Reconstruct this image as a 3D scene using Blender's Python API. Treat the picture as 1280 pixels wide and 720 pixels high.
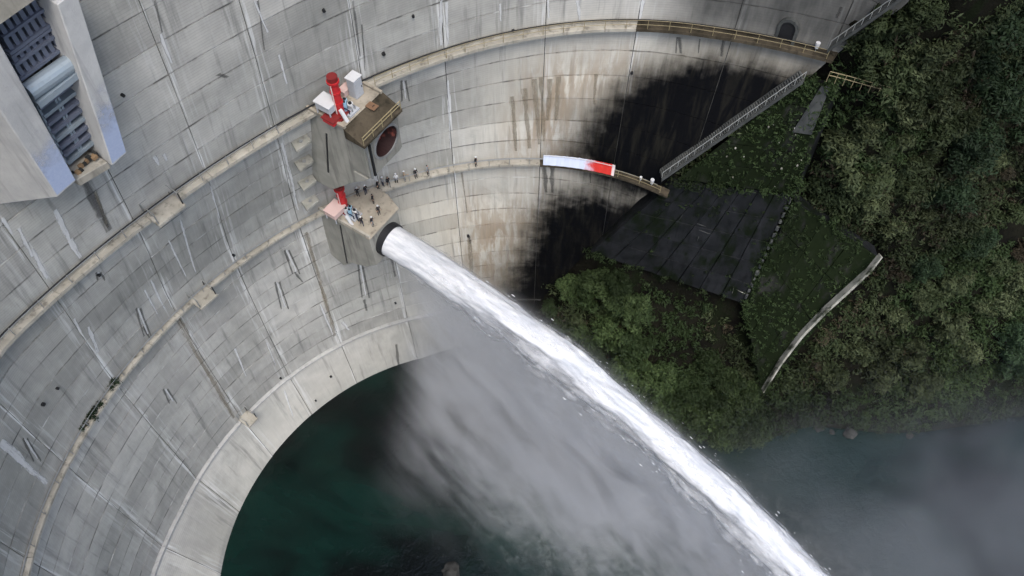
import bpy, bmesh, math, random
import numpy as np
from mathutils import Vector, Matrix, Euler, noise
random.seed(7); rng = np.random.default_rng(7)
R = math.radians
scene = bpy.context.scene
for o in list(bpy.data.objects): bpy.data.objects.remove(o)
# ---------------------------------------------------------------- camera
CAM_Z, PITCH, HFOV = 122.0, R(58), R(62)
F = 640 / math.tan(HFOV / 2)
cam_d = bpy.data.cameras.new('camera'); cam = bpy.data.objects.new('camera', cam_d)
scene.collection.objects.link(cam); scene.camera = cam
cam.location = (0, 0, CAM_Z); cam.rotation_euler = (R(90) - PITCH, 0, 0)
cam_d.sensor_width = 36; cam_d.angle = HFOV; cam_d.clip_start = .5; cam_d.clip_end = 3000
# ---------------------------------------------------------------- overcast daylight
world = bpy.data.worlds.new('World'); scene.world = world; world.use_nodes = True
SUN_EL, SUN_AZ = R(62), R(165)                 # azimuth from +Y, clockwise: behind and right of the camera
wn = world.node_tree.nodes; wl = world.node_tree.links; wn.clear()
sky = wn.new('ShaderNodeTexSky'); sky.sky_type = 'NISHITA'; sky.sun_disc = False
sky.sun_elevation = SUN_EL; sky.sun_rotation = SUN_AZ; sky.altitude = 400
sky.air_density = 1.0; sky.dust_density = 4.0; sky.ozone_density = 1.0
bg = wn.new('ShaderNodeBackground'); bg.inputs['Strength'].default_value = 0.14
wo = wn.new('ShaderNodeOutputWorld'); wl.new(sky.outputs[0], bg.inputs[0]); wl.new(bg.outputs[0], wo.inputs[0])
sun_d = bpy.data.lights.new('sun', 'SUN'); sun_d.energy = 1.5; sun_d.angle = R(25); sun_d.color = (1, .965, .92)
sun = bpy.data.objects.new('sun', sun_d); scene.collection.objects.link(sun)
_s = Vector((math.sin(SUN_AZ)*math.cos(SUN_EL), math.cos(SUN_AZ)*math.cos(SUN_EL), math.sin(SUN_EL)))
sun.rotation_euler = _s.to_track_quat('Z', 'Y').to_euler(); sun.location = (60, -40, 150)
vs = scene.view_settings; vs.view_transform = 'Standard'; vs.look = 'None'; vs.gamma = 1; vs.use_curve_mapping = False
vs.exposure = 0.88
scene.cycles.use_denoising = True
scene.cycles.volume_bounces = 1; scene.cycles.transparent_max_bounces = 24; scene.cycles.max_bounces = 5; scene.cycles.diffuse_bounces = 3
scene.cycles.use_adaptive_sampling = True; scene.cycles.adaptive_threshold = .045
scene.cycles.volume_max_steps = 256
# ---------------------------------------------------------------- survey geometry (world metres, water at z = 0)
CP, SP = math.cos(PITCH), math.sin(PITCH)
def ray(px, py):
    x, y = (px - 640) / F, (360 - py) / F
    return np.array([x, CP + y * SP, -SP + y * CP])
def at(px, py, z):
    d = ray(px, py); t = (z - CAM_Z) / d[2]
    return np.array([d[0] * t, d[1] * t, z])
def pix(p):
    x, y, z = p[0], p[1], p[2] - CAM_Z
    f = y * CP - z * SP; u = y * SP + z * CP
    return 640 + F * x / f, 360 - F * u / f
CX, CY = 1.8, 21.6
Z_UP, Z_LOW, Z_TOE = 61.5, 42.0, 11.0
_arcs = [(Z_LOW, [(32,720),(60,640),(90,565),(150,477),(240,377),(320,317),(400,266),(480,234),(560,212),(620,204),(680,202),(760,216),(830,240)]),
 (Z_UP, [(0,430),(100,342),(190,268),(300,195),(380,145),(460,104),(560,63),(640,46),(700,38),(800,34),(900,42),(980,55),(1050,73)]),
 (Z_TOE, [(230,640),(250,600),(285,545),(320,510),(370,470),(430,432),(480,411),(545,394)]),
 (0.0, [(283,720),(290,680),(305,636),(330,592),(360,555),(400,515),(440,487),(500,460),(530,450)])]
def _azr(z, pts):
    q = np.array([at(x, y, z) for x, y in pts])
    az = np.arctan2(q[:,1]-CY, q[:,0]-CX); az = np.where(az < -.5, az + 2*math.pi, az)
    return az, np.hypot(q[:,0]-CX, q[:,1]-CY)
_a, _r = _azr(*_arcs[0]); _p2 = np.polyfit(_a - 2.1, _r, 5); _lim2 = (_a.min(), _a.max())
def R_low(az):
    c = np.clip(az, *_lim2); b = np.polyval(_p2, c - 2.1)
    g = np.where(az < c, np.polyval(np.polyder(_p2), _lim2[0]-2.1), np.polyval(np.polyder(_p2), _lim2[1]-2.1))
    return b + (az - c) * np.clip(g, -8, 8)
def _delta(z, pts, deg):
    a, r = _azr(z, pts); p = np.polyfit(a - 2.1, r - R_low(a), deg); lim = (a.min(), a.max())
    return lambda az: np.polyval(p, np.clip(az, *lim) - 2.1)
D_up, D_toe, D_wat = _delta(*_arcs[1], 3), _delta(*_arcs[2], 2), _delta(*_arcs[3], 2)
FACE = 0.6                                     # the wall stands this far behind the ledges' middle line
KZ = [-6, 0, Z_TOE, Z_LOW, Z_UP, 104]; _KR = {}
def _knots(az):
    k = round(az, 5)
    if k not in _KR:
        a = np.array([az]); base = float(R_low(a)[0]) + FACE; w, t_, u = (float(D(a)[0]) for D in (D_wat, D_toe, D_up))
        kr = [base+w-1.0, base+w, base+t_, base, base+u, base+u-5.5]
        sl = [(kr[1]-kr[0])/6] + [.5*((kr[j]-kr[j-1])/(KZ[j]-KZ[j-1]) + (kr[j+1]-kr[j])/(KZ[j+1]-KZ[j])) for j in range(1, 5)] + [(kr[5]-kr[4])/(KZ[5]-KZ[4])]
        _KR[k] = (kr, sl)
    return _KR[k]
def radius(az, z):
    kr, sl = _knots(float(az)); i = 0
    while i < 4 and z > KZ[i+1]: i += 1
    h = KZ[i+1]-KZ[i]; t = (z-KZ[i])/h
    if i <= 1: return kr[i] + (kr[i+1]-kr[i])*t
    m0, m1 = sl[i]*h, sl[i+1]*h
    if i == 2: m0 = kr[3]-kr[2]
    return (2*t**3-3*t*t+1)*kr[i] + (t**3-2*t*t+t)*m0 + (-2*t**3+3*t*t)*kr[i+1] + (t**3-t*t)*m1
def dam(az, z, off=0.0):
    r = float(radius(az, z)) - off             # off > 0: out of the wall, towards the valley
    return np.array([CX + r*math.cos(az), CY + r*math.sin(az), z])
def on_dam(px, py, off=0.0):
    d = ray(px, py); t = 20.0
    def g(t):
        p = d*t + np.array([0,0,CAM_Z]); az = math.atan2(p[1]-CY, p[0]-CX)
        if az < -.5: az += 2*math.pi
        return math.hypot(p[0]-CX, p[1]-CY) - float(radius(az, p[2])) + off, az, p[2]
    lo, hi = 30.0, None
    t = 60.0
    while t < 220:
        if g(t)[0] > 0: hi = t; break
        lo = t; t += 1.0
    if hi is None: return None
    for _ in range(30):
        m = .5*(lo+hi)
        if g(m)[0] > 0: hi = m
        else: lo = m
    _, az, z = g(hi); return az, z
# ---------------------------------------------------------------- helpers
COL = scene.collection; ORG = {}
def tag(o, label=None, cat=None, group=None, kind=None):
    for k, v in (('label', label), ('category', cat), ('group', group), ('kind', kind)):
        if v: o[k] = v
    return o
def empty(name, loc, label=None, cat=None, group=None, kind=None):
    o = bpy.data.objects.new(name, None); COL.objects.link(o); o.location = loc; o.empty_display_size = .5
    ORG[o.name] = np.array(loc, float); return tag(o, label, cat, group, kind)
def link(name, me, parent=None, loc=None, rot=None, scl=None):
    """one mesh object; loc is in world metres, the parents only translate"""
    o = bpy.data.objects.new(name, me); COL.objects.link(o)
    w = np.array(loc, float) if loc is not None else (ORG[parent.name] if parent else np.zeros(3))
    o.location = w - ORG[parent.name] if parent else w
    if parent: o.parent = parent
    if rot is not None: o.rotation_euler = rot
    if scl is not None: o.scale = scl if hasattr(scl, '__len__') else (scl,)*3
    ORG[o.name] = w; return o
class MB:
    """collects shapes given in world metres (or local metres) and links them as ONE mesh object"""
    def __init__(s): s.v = []; s.f = []
    def add(s, v, f):
        b = len(s.v); s.v += [tuple(map(float, p)) for p in v]; s.f += [tuple(b+i for i in q) for q in f]; return s
    def box(s, c, half, ax=(1,0,0), ay=(0,1,0), az=(0,0,1)):
        c = np.array(c, float); ax, ay, az = (np.array(a, float) for a in (ax, ay, az))
        P = [c + sx*half[0]*ax + sy*half[1]*ay + sz*half[2]*az for sz in (-1,1) for sy in (-1,1) for sx in (-1,1)]
        return s.add(P, [(0,2,3,1),(4,5,7,6),(0,1,5,4),(2,6,7,3),(0,4,6,2),(1,3,7,5)])
    def tube(s, pts, r, n=8, cap=True):
        pts = [np.array(p, float) for p in pts]; rr = r if hasattr(r, '__len__') else [r]*len(pts); V = []; up = None
        for i, p in enumerate(pts):
            d = pts[min(i+1, len(pts)-1)] - pts[max(i-1, 0)]; d /= (np.linalg.norm(d)+1e-9)
            if up is None: up = np.array([0,0,1.]) if abs(d[2]) < .9 else np.array([1.,0,0])
            a = np.cross(d, up); a /= np.linalg.norm(a); b = np.cross(a, d); up = b
            V += [p + rr[i]*(math.cos(2*math.pi*k/n)*a + math.sin(2*math.pi*k/n)*b) for k in range(n)]
        Fs = [(i*n+k, i*n+(k+1)%n, (i+1)*n+(k+1)%n, (i+1)*n+k) for i in range(len(pts)-1) for k in range(n)]
        if cap: Fs += [tuple(range(n))[::-1], tuple((len(pts)-1)*n+k for k in range(n))]
        return s.add(V, Fs)
    def prism(s, poly, d):
        """polygon of 3-D points pushed along vector d"""
        poly = [np.array(p, float) for p in poly]; n = len(poly); d = np.array(d, float)
        return s.add(poly + [p+d for p in poly], [tuple(range(n))[::-1], tuple(range(n, 2*n))] + [(i,(i+1)%n,n+(i+1)%n,n+i) for i in range(n)])
    def mesh(s, name, mat, org=(0,0,0), smooth=False, bevel=0):
        me = bpy.data.meshes.new(name); o = np.array(org, float)
        me.from_pydata([tuple(np.array(p)-o) for p in s.v], [], s.f)
        bm = bmesh.new(); bm.from_mesh(me); bmesh.ops.recalc_face_normals(bm, faces=bm.faces)
        if bevel: bmesh.ops.bevel(bm, geom=list(bm.edges), offset=bevel, segments=1, affect='EDGES', clamp_overlap=True)
        bm.to_mesh(me); bm.free()
        if mat: me.materials.append(mat)
        if smooth: me.polygons.foreach_set('use_smooth', [True]*len(me.polygons))
        return me
    def build(s, name, mat, parent=None, smooth=False, bevel=0, loc=None):
        w = np.array(loc, float) if loc is not None else (ORG[parent.name] if parent else np.mean(np.array(s.v), axis=0))
        return link(name, s.mesh(name, mat, w, smooth, bevel), parent, w)
class NT:
    def __init__(s, name):
        s.m = bpy.data.materials.new(name); s.m.use_nodes = True; s.t = s.m.node_tree; s.t.nodes.clear(); s.out = s.n('OutputMaterial')
    def n(s, typ, **kw):
        nd = s.t.nodes.new('ShaderNode' + typ)
        for k, v in kw.items():
            if hasattr(nd, k): setattr(nd, k, v)
        return nd
    def set(s, sock, v):
        if isinstance(v, bpy.types.NodeSocket): s.t.links.new(v, sock)
        elif v is not None:
            if hasattr(sock.default_value, '__len__') and not hasattr(v, '__len__'): v = [v]*len(sock.default_value)
            if hasattr(v, '__len__') and len(v) == 3 and len(sock.default_value) == 4: v = tuple(v)+(1,)
            sock.default_value = v
    def math(s, op, a, b=None, c=None, clamp=False):
        nd = s.n('Math', operation=op, use_clamp=clamp); s.set(nd.inputs[0], a); s.set(nd.inputs[1], b)
        if c is not None: s.set(nd.inputs[2], c)
        return nd.outputs[0]
    def mix(s, f, a, b, blend='MIX'):
        nd = s.n('Mix', data_type='RGBA', blend_type=blend); s.set(nd.inputs[0], f); s.set(nd.inputs[6], a); s.set(nd.inputs[7], b); return nd.outputs[2]
    def noise(s, vec, scale, detail=4, rough=.55, dist=0):
        nd = s.n('TexNoise'); s.set(nd.inputs['Vector'], vec); s.set(nd.inputs['Scale'], scale)
        nd.inputs['Detail'].default_value = detail; nd.inputs['Roughness'].default_value = rough; nd.inputs['Distortion'].default_value = dist
        return nd.outputs['Fac']
    def map(s, vec, scale=(1,1,1), loc=(0,0,0), rot=(0,0,0)):
        nd = s.n('Mapping'); s.set(nd.inputs[0], vec); nd.inputs[1].default_value = loc; nd.inputs[2].default_value = rot; nd.inputs[3].default_value = scale; return nd.outputs[0]
    def step(s, v, a, b, lo=0., hi=1.):
        nd = s.n('MapRange', interpolation_type='SMOOTHSTEP'); s.set(nd.inputs[0], v)
        for i, q in enumerate((a, b, lo, hi)): nd.inputs[i+1].default_value = q
        return nd.outputs[0]
    def bump(s, h, strength=.4, dist=.05):
        nd = s.n('Bump'); nd.inputs['Strength'].default_value = strength; nd.inputs['Distance'].default_value = dist; s.set(nd.inputs['Height'], h); return nd.outputs[0]
    def pbr(s, col, rough=.8, normal=None, metal=0., spec=None, alpha=None):
        b = s.n('BsdfPrincipled'); s.set(b.inputs['Base Color'], col); s.set(b.inputs['Roughness'], rough); s.set(b.inputs['Metallic'], metal)
        if normal is not None: s.set(b.inputs['Normal'], normal)
        if spec is not None: s.set(b.inputs['Specular IOR Level'], spec)
        if alpha is not None: s.set(b.inputs['Alpha'], alpha)
        s.t.links.new(b.outputs[0], s.out.inputs[0]); return b
    def pos(s): return s.n('NewGeometry').outputs['Position']
    def rand(s): return s.n('ObjectInfo').outputs['Random']
    def attr(s, name): return s.n('Attribute', attribute_name=name)

# ---------------------------------------------------------------- materials
def dam_concrete():
    t = NT('dam_concrete'); uv = t.n('UVMap', uv_map='sz').outputs[0]
    tone = t.attr('tone'); sep = t.n('SeparateColor'); t.set(sep.inputs[0], tone.outputs['Color']); black, brown, cream = sep.outputs; grey = tone.outputs['Alpha']
    jd = t.attr('joint').outputs['Fac']; ld = t.attr('lift').outputs['Fac']
    big = t.noise(t.map(uv, (.05,.07,1)), 1, 3); mid = t.noise(uv, .45, 5, .6); fine = t.noise(uv, 5, 4, .7)
    streak = t.noise(t.map(uv, (1.1,.07,1)), 1, 4, .62); streak2 = t.noise(t.map(uv, (2.6,.10,1), (13,7,0)), 1, 4, .6); streak3 = t.noise(t.map(uv, (.9,.16,1), (31,2,0)), 1, 5, .65, .3)
    c = t.mix(t.step(big, .38, .62), (.36,.36,.33), (.46,.452,.415))
    c = t.mix(t.step(mid, .3, .75), t.mix(1., c, (.8,.8,.81), 'MULTIPLY'), c)
    board = t.n('TexWave', wave_type='BANDS', bands_direction='Y'); t.set(board.inputs['Vector'], uv); board.inputs['Scale'].default_value = 1.05; board.inputs['Distortion'].default_value = 1.6; board.inputs['Detail'].default_value = 3
    c = t.mix(t.math('MULTIPLY', t.step(board.outputs['Fac'], .0, .25, 1, 0), .22), c, (.16,.17,.18))
    c = t.mix(cream, c, t.mix(t.step(streak, .3, .7), (.45,.43,.37), (.60,.575,.50)))
    r = t.math('MULTIPLY_ADD', t.rand(), .30, .84); cm = t.n('CombineColor')
    for i in range(3): t.t.links.new(r, cm.inputs[i])
    c = t.mix(1., c, cm.outputs[0], 'MULTIPLY')
    # dark run-off, lime bloom along the joints, rust and algae
    blot = t.noise(t.map(uv, (.13,.09,1), (61,5,0)), 1, 6, .68, .4); c = t.mix(t.math('MULTIPLY', t.step(blot, .50, .72), .5), c, (.20,.205,.185))
    c = t.mix(t.math('MULTIPLY', t.step(streak, .52, .74), .6), c, (.10,.105,.10))
    lime = t.math('MULTIPLY', t.step(streak2, .50, .64), t.math('MULTIPLY_ADD', jd, .95, .05))
    c = t.mix(lime, c, (.66,.67,.66))
    c = t.mix(t.math('MULTIPLY', t.step(fine, .6, .8), .25), c, (.12,.12,.115))
    ln = t.noise(t.map(uv, (.35,.9,1), (3,17,0)), 1, 5, .65); c = t.mix(t.math('MULTIPLY', ld, t.step(ln, .47, .62, .12, .85)), c, (.085,.085,.082)); c = t.mix(t.math('MULTIPLY', ld, t.step(ln, .46, .34, 0., .6)), c, (.60,.61,.60))
    bn = t.math('MULTIPLY', brown, t.step(streak3, .36, .56)); c = t.mix(t.math('MULTIPLY', bn, .8), c, t.mix(streak2, (.30,.20,.10), (.13,.085,.05)))
    gn = t.math('MULTIPLY', grey, t.math('MULTIPLY_ADD', streak3, .5, .62, True)); c = t.mix(gn, c, t.mix(mid, (.035,.037,.038), (.075,.075,.07)))
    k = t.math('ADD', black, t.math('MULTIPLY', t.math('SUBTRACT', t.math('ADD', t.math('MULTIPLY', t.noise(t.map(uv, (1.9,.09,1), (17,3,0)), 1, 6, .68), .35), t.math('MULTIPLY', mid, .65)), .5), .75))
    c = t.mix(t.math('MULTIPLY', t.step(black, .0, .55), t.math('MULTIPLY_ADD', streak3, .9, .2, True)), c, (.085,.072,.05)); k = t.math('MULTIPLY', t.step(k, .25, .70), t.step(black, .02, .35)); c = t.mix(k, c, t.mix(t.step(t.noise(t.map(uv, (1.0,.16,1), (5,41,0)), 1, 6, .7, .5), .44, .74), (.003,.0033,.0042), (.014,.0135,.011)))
    h = t.math('ADD', t.math('MULTIPLY', fine, .4), t.math('MULTIPLY', mid, 1.0))
    t.pbr(c, t.math('MULTIPLY_ADD', k, -.1, .86), t.bump(h, .5, .06), spec=t.math('MULTIPLY_ADD', t.math('MAXIMUM', k, grey), -.26, .3)); return t.m
def concrete(name, a, b, dirt=(.10,.10,.09), amt=.5, rough=.85, moss=None, mossamt=0.):
    t = NT(name); p = t.pos(); n1 = t.noise(p, .5, 5, .6); n2 = t.noise(p, 4, 4, .7); s = t.noise(t.map(p, (1.6,1.6,.12)), 1, 5, .6)
    c = t.mix(t.step(n1, .3, .7), a, b); c = t.mix(t.math('MULTIPLY', t.step(s, .5, .72), amt), c, dirt)
    c = t.mix(t.math('MULTIPLY', t.step(n2, .58, .78), .35), c, dirt)
    if moss: c = t.mix(t.math('MULTIPLY', t.step(t.noise(t.map(p, (.5,.5,.22), (4,8,1)), 1, 5, .65), .5-mossamt*.3, .66-mossamt*.3), .95), c, t.mix(n2, moss, tuple(.45*q for q in moss)))
    r = t.math('MULTIPLY_ADD', t.rand(), .2, .9); cm = t.n('CombineColor')
    for i in range(3): t.t.links.new(r, cm.inputs[i])
    c = t.mix(1., c, cm.outputs[0], 'MULTIPLY')
    t.pbr(c, rough, t.bump(t.math('ADD', n2, n1), .45, .05), spec=.08 if max(a) < .09 else .3); return t.m
def paint(name, col, rough=.45, metal=0., wear=(.12,.08,.06), amt=.3, scale=3):
    t = NT(name); p = t.pos(); n = t.noise(p, scale, 5, .65); c = t.mix(t.math('MULTIPLY', t.step(n, .55, .72), amt), col, wear)
    c = t.mix(t.math('MULTIPLY', t.noise(p, .9, 3), .35), c, tuple(.7*q for q in col)); t.pbr(c, t.math('MULTIPLY_ADD', n, .25, rough), metal=metal); return t.m
def leafmat(name, a, b, c3):
    t = NT(name); at_ = t.attr('leaf').outputs['Fac']; p = t.pos(); n = t.noise(p, .10, 4, .6); r = t.rand(); tonal = t.step(t.noise(t.map(p, (.055,.055,.075), (7,3,1)), 1, 4, .6), .36, .64, .55, 1.35)
    c = t.mix(at_, a, b); c = t.mix(t.step(t.math('ADD', n, t.math('MULTIPLY', t.math('SUBTRACT', r, .5), .55)), .40, .64), c, c3)
    cm = t.n('CombineColor')
    for i in range(3): t.t.links.new(tonal, cm.inputs[i])
    c = t.mix(1., c, cm.outputs[0], 'MULTIPLY'); d = t.n('BsdfPrincipled'); t.set(d.inputs['Base Color'], c); d.inputs['Roughness'].default_value = .62; d.inputs['Specular IOR Level'].default_value = .12
    tr = t.n('BsdfTranslucent'); t.set(tr.inputs[0], c); mx = t.n('MixShader'); mx.inputs[0].default_value = .22
    t.t.links.new(d.outputs[0], mx.inputs[1]); t.t.links.new(tr.outputs[0], mx.inputs[2]); t.t.links.new(mx.outputs[0], t.out.inputs[0]); return t.m
M = {}
M['dam'] = dam_concrete()
M['joint'] = concrete('joint_concrete', (.045,.045,.042), (.075,.075,.07), (.02,.02,.018), .6)
M['ledge'] = concrete('ledge_concrete', (.26,.245,.205), (.38,.36,.31), (.10,.09,.072), .7)
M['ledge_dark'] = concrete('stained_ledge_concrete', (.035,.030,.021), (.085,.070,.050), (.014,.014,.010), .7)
M['block'] = concrete('block_concrete', (.21,.21,.185), (.27,.265,.235), (.09,.09,.08), .6)
M['deck'] = concrete('deck_concrete', (.25,.225,.18), (.35,.315,.255), (.11,.095,.075), .6)
M['pier'] = concrete('pier_concrete', (.33,.335,.33), (.41,.41,.40), (.16,.16,.16), .45)
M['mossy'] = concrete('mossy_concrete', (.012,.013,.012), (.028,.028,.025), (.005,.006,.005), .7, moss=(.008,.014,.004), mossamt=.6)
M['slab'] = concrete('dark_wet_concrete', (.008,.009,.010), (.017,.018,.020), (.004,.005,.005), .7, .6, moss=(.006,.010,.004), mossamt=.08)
M['coping'] = concrete('coping_concrete', (.22,.22,.19), (.38,.37,.32), (.04,.05,.03), .8, moss=(.02,.03,.01), mossamt=.1)
M['step'] = concrete('step_concrete', (.045,.048,.048), (.08,.084,.08), (.03,.035,.03), .6)
def crustmat(name, a, b, amt):
    t = NT(name); uv = t.n('UVMap', uv_map='run').outputs[0]; sp = t.n('SeparateXYZ'); t.set(sp.inputs[0], uv); r = t.rand()
    off = t.n('CombineXYZ'); t.set(off.inputs[0], t.math('MULTIPLY', r, 90)); t.set(off.inputs[1], t.math('MULTIPLY', r, 37)); ad = t.n('VectorMath', operation='ADD'); t.set(ad.inputs[0], uv); t.set(ad.inputs[1], off.outputs[0]); v = ad.outputs[0]
    s = t.noise(t.map(v, (5,.22,1)), 1, 5, .65, .2); n = t.noise(t.map(v, (2.2,.8,1)), 1, 5, .7)
    x = t.math('ABSOLUTE', t.math('MULTIPLY_ADD', sp.outputs[0], 2, -1)); e = t.math('SUBTRACT', t.math('ADD', t.math('MULTIPLY', s, .9), t.math('MULTIPLY', n, .75)), t.math('MULTIPLY_ADD', t.math('POWER', x, 2), .55, .42))
    al = t.math('MULTIPLY', t.step(e, .0, .40), amt); t.pbr(t.mix(n, a, b), .85, spec=.2, alpha=al); return t.m
M['lime'] = crustmat('lime_crust', (.58,.59,.60), (.76,.77,.76), .72)
M['tar'] = crustmat('black_seep_crust', (.030,.030,.030), (.10,.10,.095), .55)
M['rust'] = crustmat('rust_seep_crust', (.17,.14,.095), (.32,.28,.21), .5)
M['rust_solid'] = concrete('rusty_rubble', (.16,.10,.055), (.26,.18,.10), (.06,.04,.02), .5)
def blue_light_mat():
    t = NT('painted_blue_light'); p = t.pos(); f = t.attr('edge').outputs['Fac']; n = t.noise(p, .9, 5, .65); n2 = t.noise(p, 5, 4, .7)
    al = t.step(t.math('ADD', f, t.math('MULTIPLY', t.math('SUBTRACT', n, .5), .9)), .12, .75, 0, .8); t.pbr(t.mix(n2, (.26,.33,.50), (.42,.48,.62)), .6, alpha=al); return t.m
M['blue'] = blue_light_mat()  # bluish light on the piers, put into a see-through colour layer
M['gate'] = paint('gate_steel', (.13,.15,.20), .5, .3, (.07,.06,.06), .5)
M['gate_dark'] = paint('gate_skin_steel', (.030,.034,.046), .6, .2, (.02,.018,.018), .5)
M['beam'] = paint('beam_steel', (.25,.30,.34), .4, .3, (.15,.14,.12), .4)
M['red'] = paint('red_paint', (.42,.014,.018), .45, 0, (.14,.03,.025), .6)
M['maroon'] = paint('maroon_lining', (.018,.004,.004), .6, 0, (.26,.065,.045), .85, .8)
M['darkred'] = paint('dark_red_paint', (.16,.012,.012), .4, 0, (.05,.02,.015), .5)
M['white'] = paint('white_paint', (.52,.53,.545), .45, 0, (.4,.38,.34), .3)
M['greyp'] = paint('grey_paint', (.38,.40,.43), .45, 0, (.2,.19,.18), .3)
M['pink'] = paint('faded_pink_paint', (.55,.40,.37), .6, 0, (.35,.25,.2), .3)
M['lightblue'] = paint('light_blue_paint', (.25,.42,.55), .45, 0, (.6,.62,.65), .4)
M['brownp'] = paint('brown_timber', (.16,.09,.05), .8, 0, (.07,.04,.03), .5)
M['black'] = paint('black_steel', (.012,.013,.015), .5, .2, (.03,.025,.02), .3)
M['steel'] = paint('galvanised_steel', (.30,.31,.31), .45, .6, (.15,.13,.11), .4)
M['yellow'] = paint('yellowed_rail_paint', (.24,.20,.11), .6, 0, (.15,.10,.05), .5)
M['pale_rail'] = paint('pale_rail_paint', (.24,.25,.24), .6, 0, (.2,.2,.17), .4)
M['skin'] = paint('skin', (.42,.26,.18), .6, 0, (.42,.26,.18), 0)
M['cloth_black'] = paint('black_cloth', (.012,.012,.015), .9, 0, (.02,.02,.02), .3)
M['cloth_navy'] = paint('navy_cloth', (.02,.025,.05), .9, 0, (.03,.03,.04), .3)
M['cloth_grey'] = paint('grey_cloth', (.22,.23,.24), .9, 0, (.15,.15,.15), .3)
M['cloth_white'] = paint('white_cloth', (.65,.65,.64), .9, 0, (.5,.5,.5), .3)
M['cloth_tan'] = paint('tan_cloth', (.25,.20,.14), .9, 0, (.15,.12,.1), .3)
M['bark'] = concrete('bark', (.06,.045,.03), (.10,.08,.055), (.02,.016,.012), .5)
M['rock'] = concrete('wet_rock', (.018,.019,.019), (.05,.05,.047), (.02,.022,.02), .6)
M['leaf_a'] = leafmat('dark_green_leaves', (.005,.014,.004), (.078,.115,.045), (.026,.042,.016))
M['leaf_b'] = leafmat('olive_leaves', (.006,.012,.005), (.084,.102,.050), (.031,.043,.019))
M['leaf_c'] = leafmat('deep_green_leaves', (.005,.013,.006), (.044,.074,.036), (.018,.032,.016))
M['leaf_d'] = leafmat('dry_brown_leaves', (.014,.012,.008), (.080,.072,.046), (.036,.030,.019))
# ---------------------------------------------------------------- water
def water_mat():
    t = NT('pool_water'); p = t.pos()
    n = t.noise(t.map(p, (.035,.05,1), (2,5,0)), 1, 4, .6, .6); m = t.noise(t.map(p, (.10,.14,1)), 1, 5, .6, .4)
    c = t.mix(t.step(n, .36, .60), (.0007,.0017,.0019), (.0017,.0125,.0098)); c = t.mix(t.math('MULTIPLY', t.step(m, .5, .75), .5), c, (.003,.012,.008))
    sp = t.n('SeparateXYZ'); t.set(sp.inputs[0], p); x = t.math('SUBTRACT', sp.outputs[0], -14.3); y = t.math('SUBTRACT', sp.outputs[1], 58.5); ca, sa = math.cos(R(-34)), math.sin(R(-34))
    u = t.math('ADD', t.math('MULTIPLY', x, ca), t.math('MULTIPLY', y, sa)); w_ = t.math('ABSOLUTE', t.math('SUBTRACT', t.math('MULTIPLY', y, ca), t.math('MULTIPLY', x, sa)))
    fn = t.noise(t.map(p, (.5,.5,1)), 1, 6, .75, .6); near = t.math('MULTIPLY', t.step(w_, 24, 3), t.step(u, 2, 26)); fo = t.math('MULTIPLY', t.step(t.math('ADD', fn, t.math('MULTIPLY', near, .30)), .62, .86), near)
    c = t.mix(t.math('MULTIPLY', near, .6), c, (.020,.036,.030)); c = t.mix(t.math('MULTIPLY', fo, .45), c, (.22,.235,.23))
    w1 = t.noise(t.map(p, (1,1,1)), .55, 4, .6, .5); w2 = t.noise(p, 2.6, 3, .6)
    t.pbr(c, .12, t.bump(t.math('ADD', w1, t.math('MULTIPLY', w2, .3)), .35, .35), spec=.25); return t.m
g = []; NXW, NYW = 60, 50
for j in range(NYW+1):
    for i in range(NXW+1): g.append((-60+i*6.0, -140+j*4.4, .05*noise.noise((i*.7, j*.7, 0))))
w = MB(); w.add(g, [(j*(NXW+1)+i, j*(NXW+1)+i+1, (j+1)*(NXW+1)+i+1, (j+1)*(NXW+1)+i) for j in range(NYW) for i in range(NXW)])
tag(w.build('plunge_pool_water', water_mat(), smooth=True), 'dark green plunge pool water at the foot of the dam', kind='structure')
w = MB(); w.box((60,0,-9), (900,900,1)); tag(w.build('river_bed', M['rock']), kind='structure')

# ---------------------------------------------------------------- dam
DAM = empty('dam', (CX, CY+46, 0), 'curved pale grey concrete arch dam with two ledge walkways across its face', 'dam')
JOINTS = [R(a) for a in (192.5,181.2,169.8,158.4,146.6,136.0,125.4,112.4,101.0,88.0,77.0,66.0,55.5,44.5)]
ROWS = [(-3.0, Z_TOE-.35)] + [(Z_TOE+.1+i*(Z_LOW-.5-Z_TOE)/10, Z_TOE+.1+(i+1)*(Z_LOW-.5-Z_TOE)/10) for i in range(10)]
ROWS += [(Z_LOW+i*(Z_UP-.5-Z_LOW)/6, Z_LOW+(i+1)*(Z_UP-.5-Z_LOW)/6) for i in range(6)] + [(Z_UP+i*3.3, Z_UP+(i+1)*3.3) for i in range(12)]
_cz = [-6, 3.5, 15.4, 24.8, 38.6, 43.8, 51.2, 58.4, 62, 69.3, 104]; _ca = [R(a) for a in (96, 92.2, 84.9, 80.3, 73.2, 69.5, 64, 57.5, 55.6, 51.7, 44)]
def az_end(z): return float(np.interp(z, _cz, _ca)) - R(1.0)           # the wall keys into the abutment here
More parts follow.
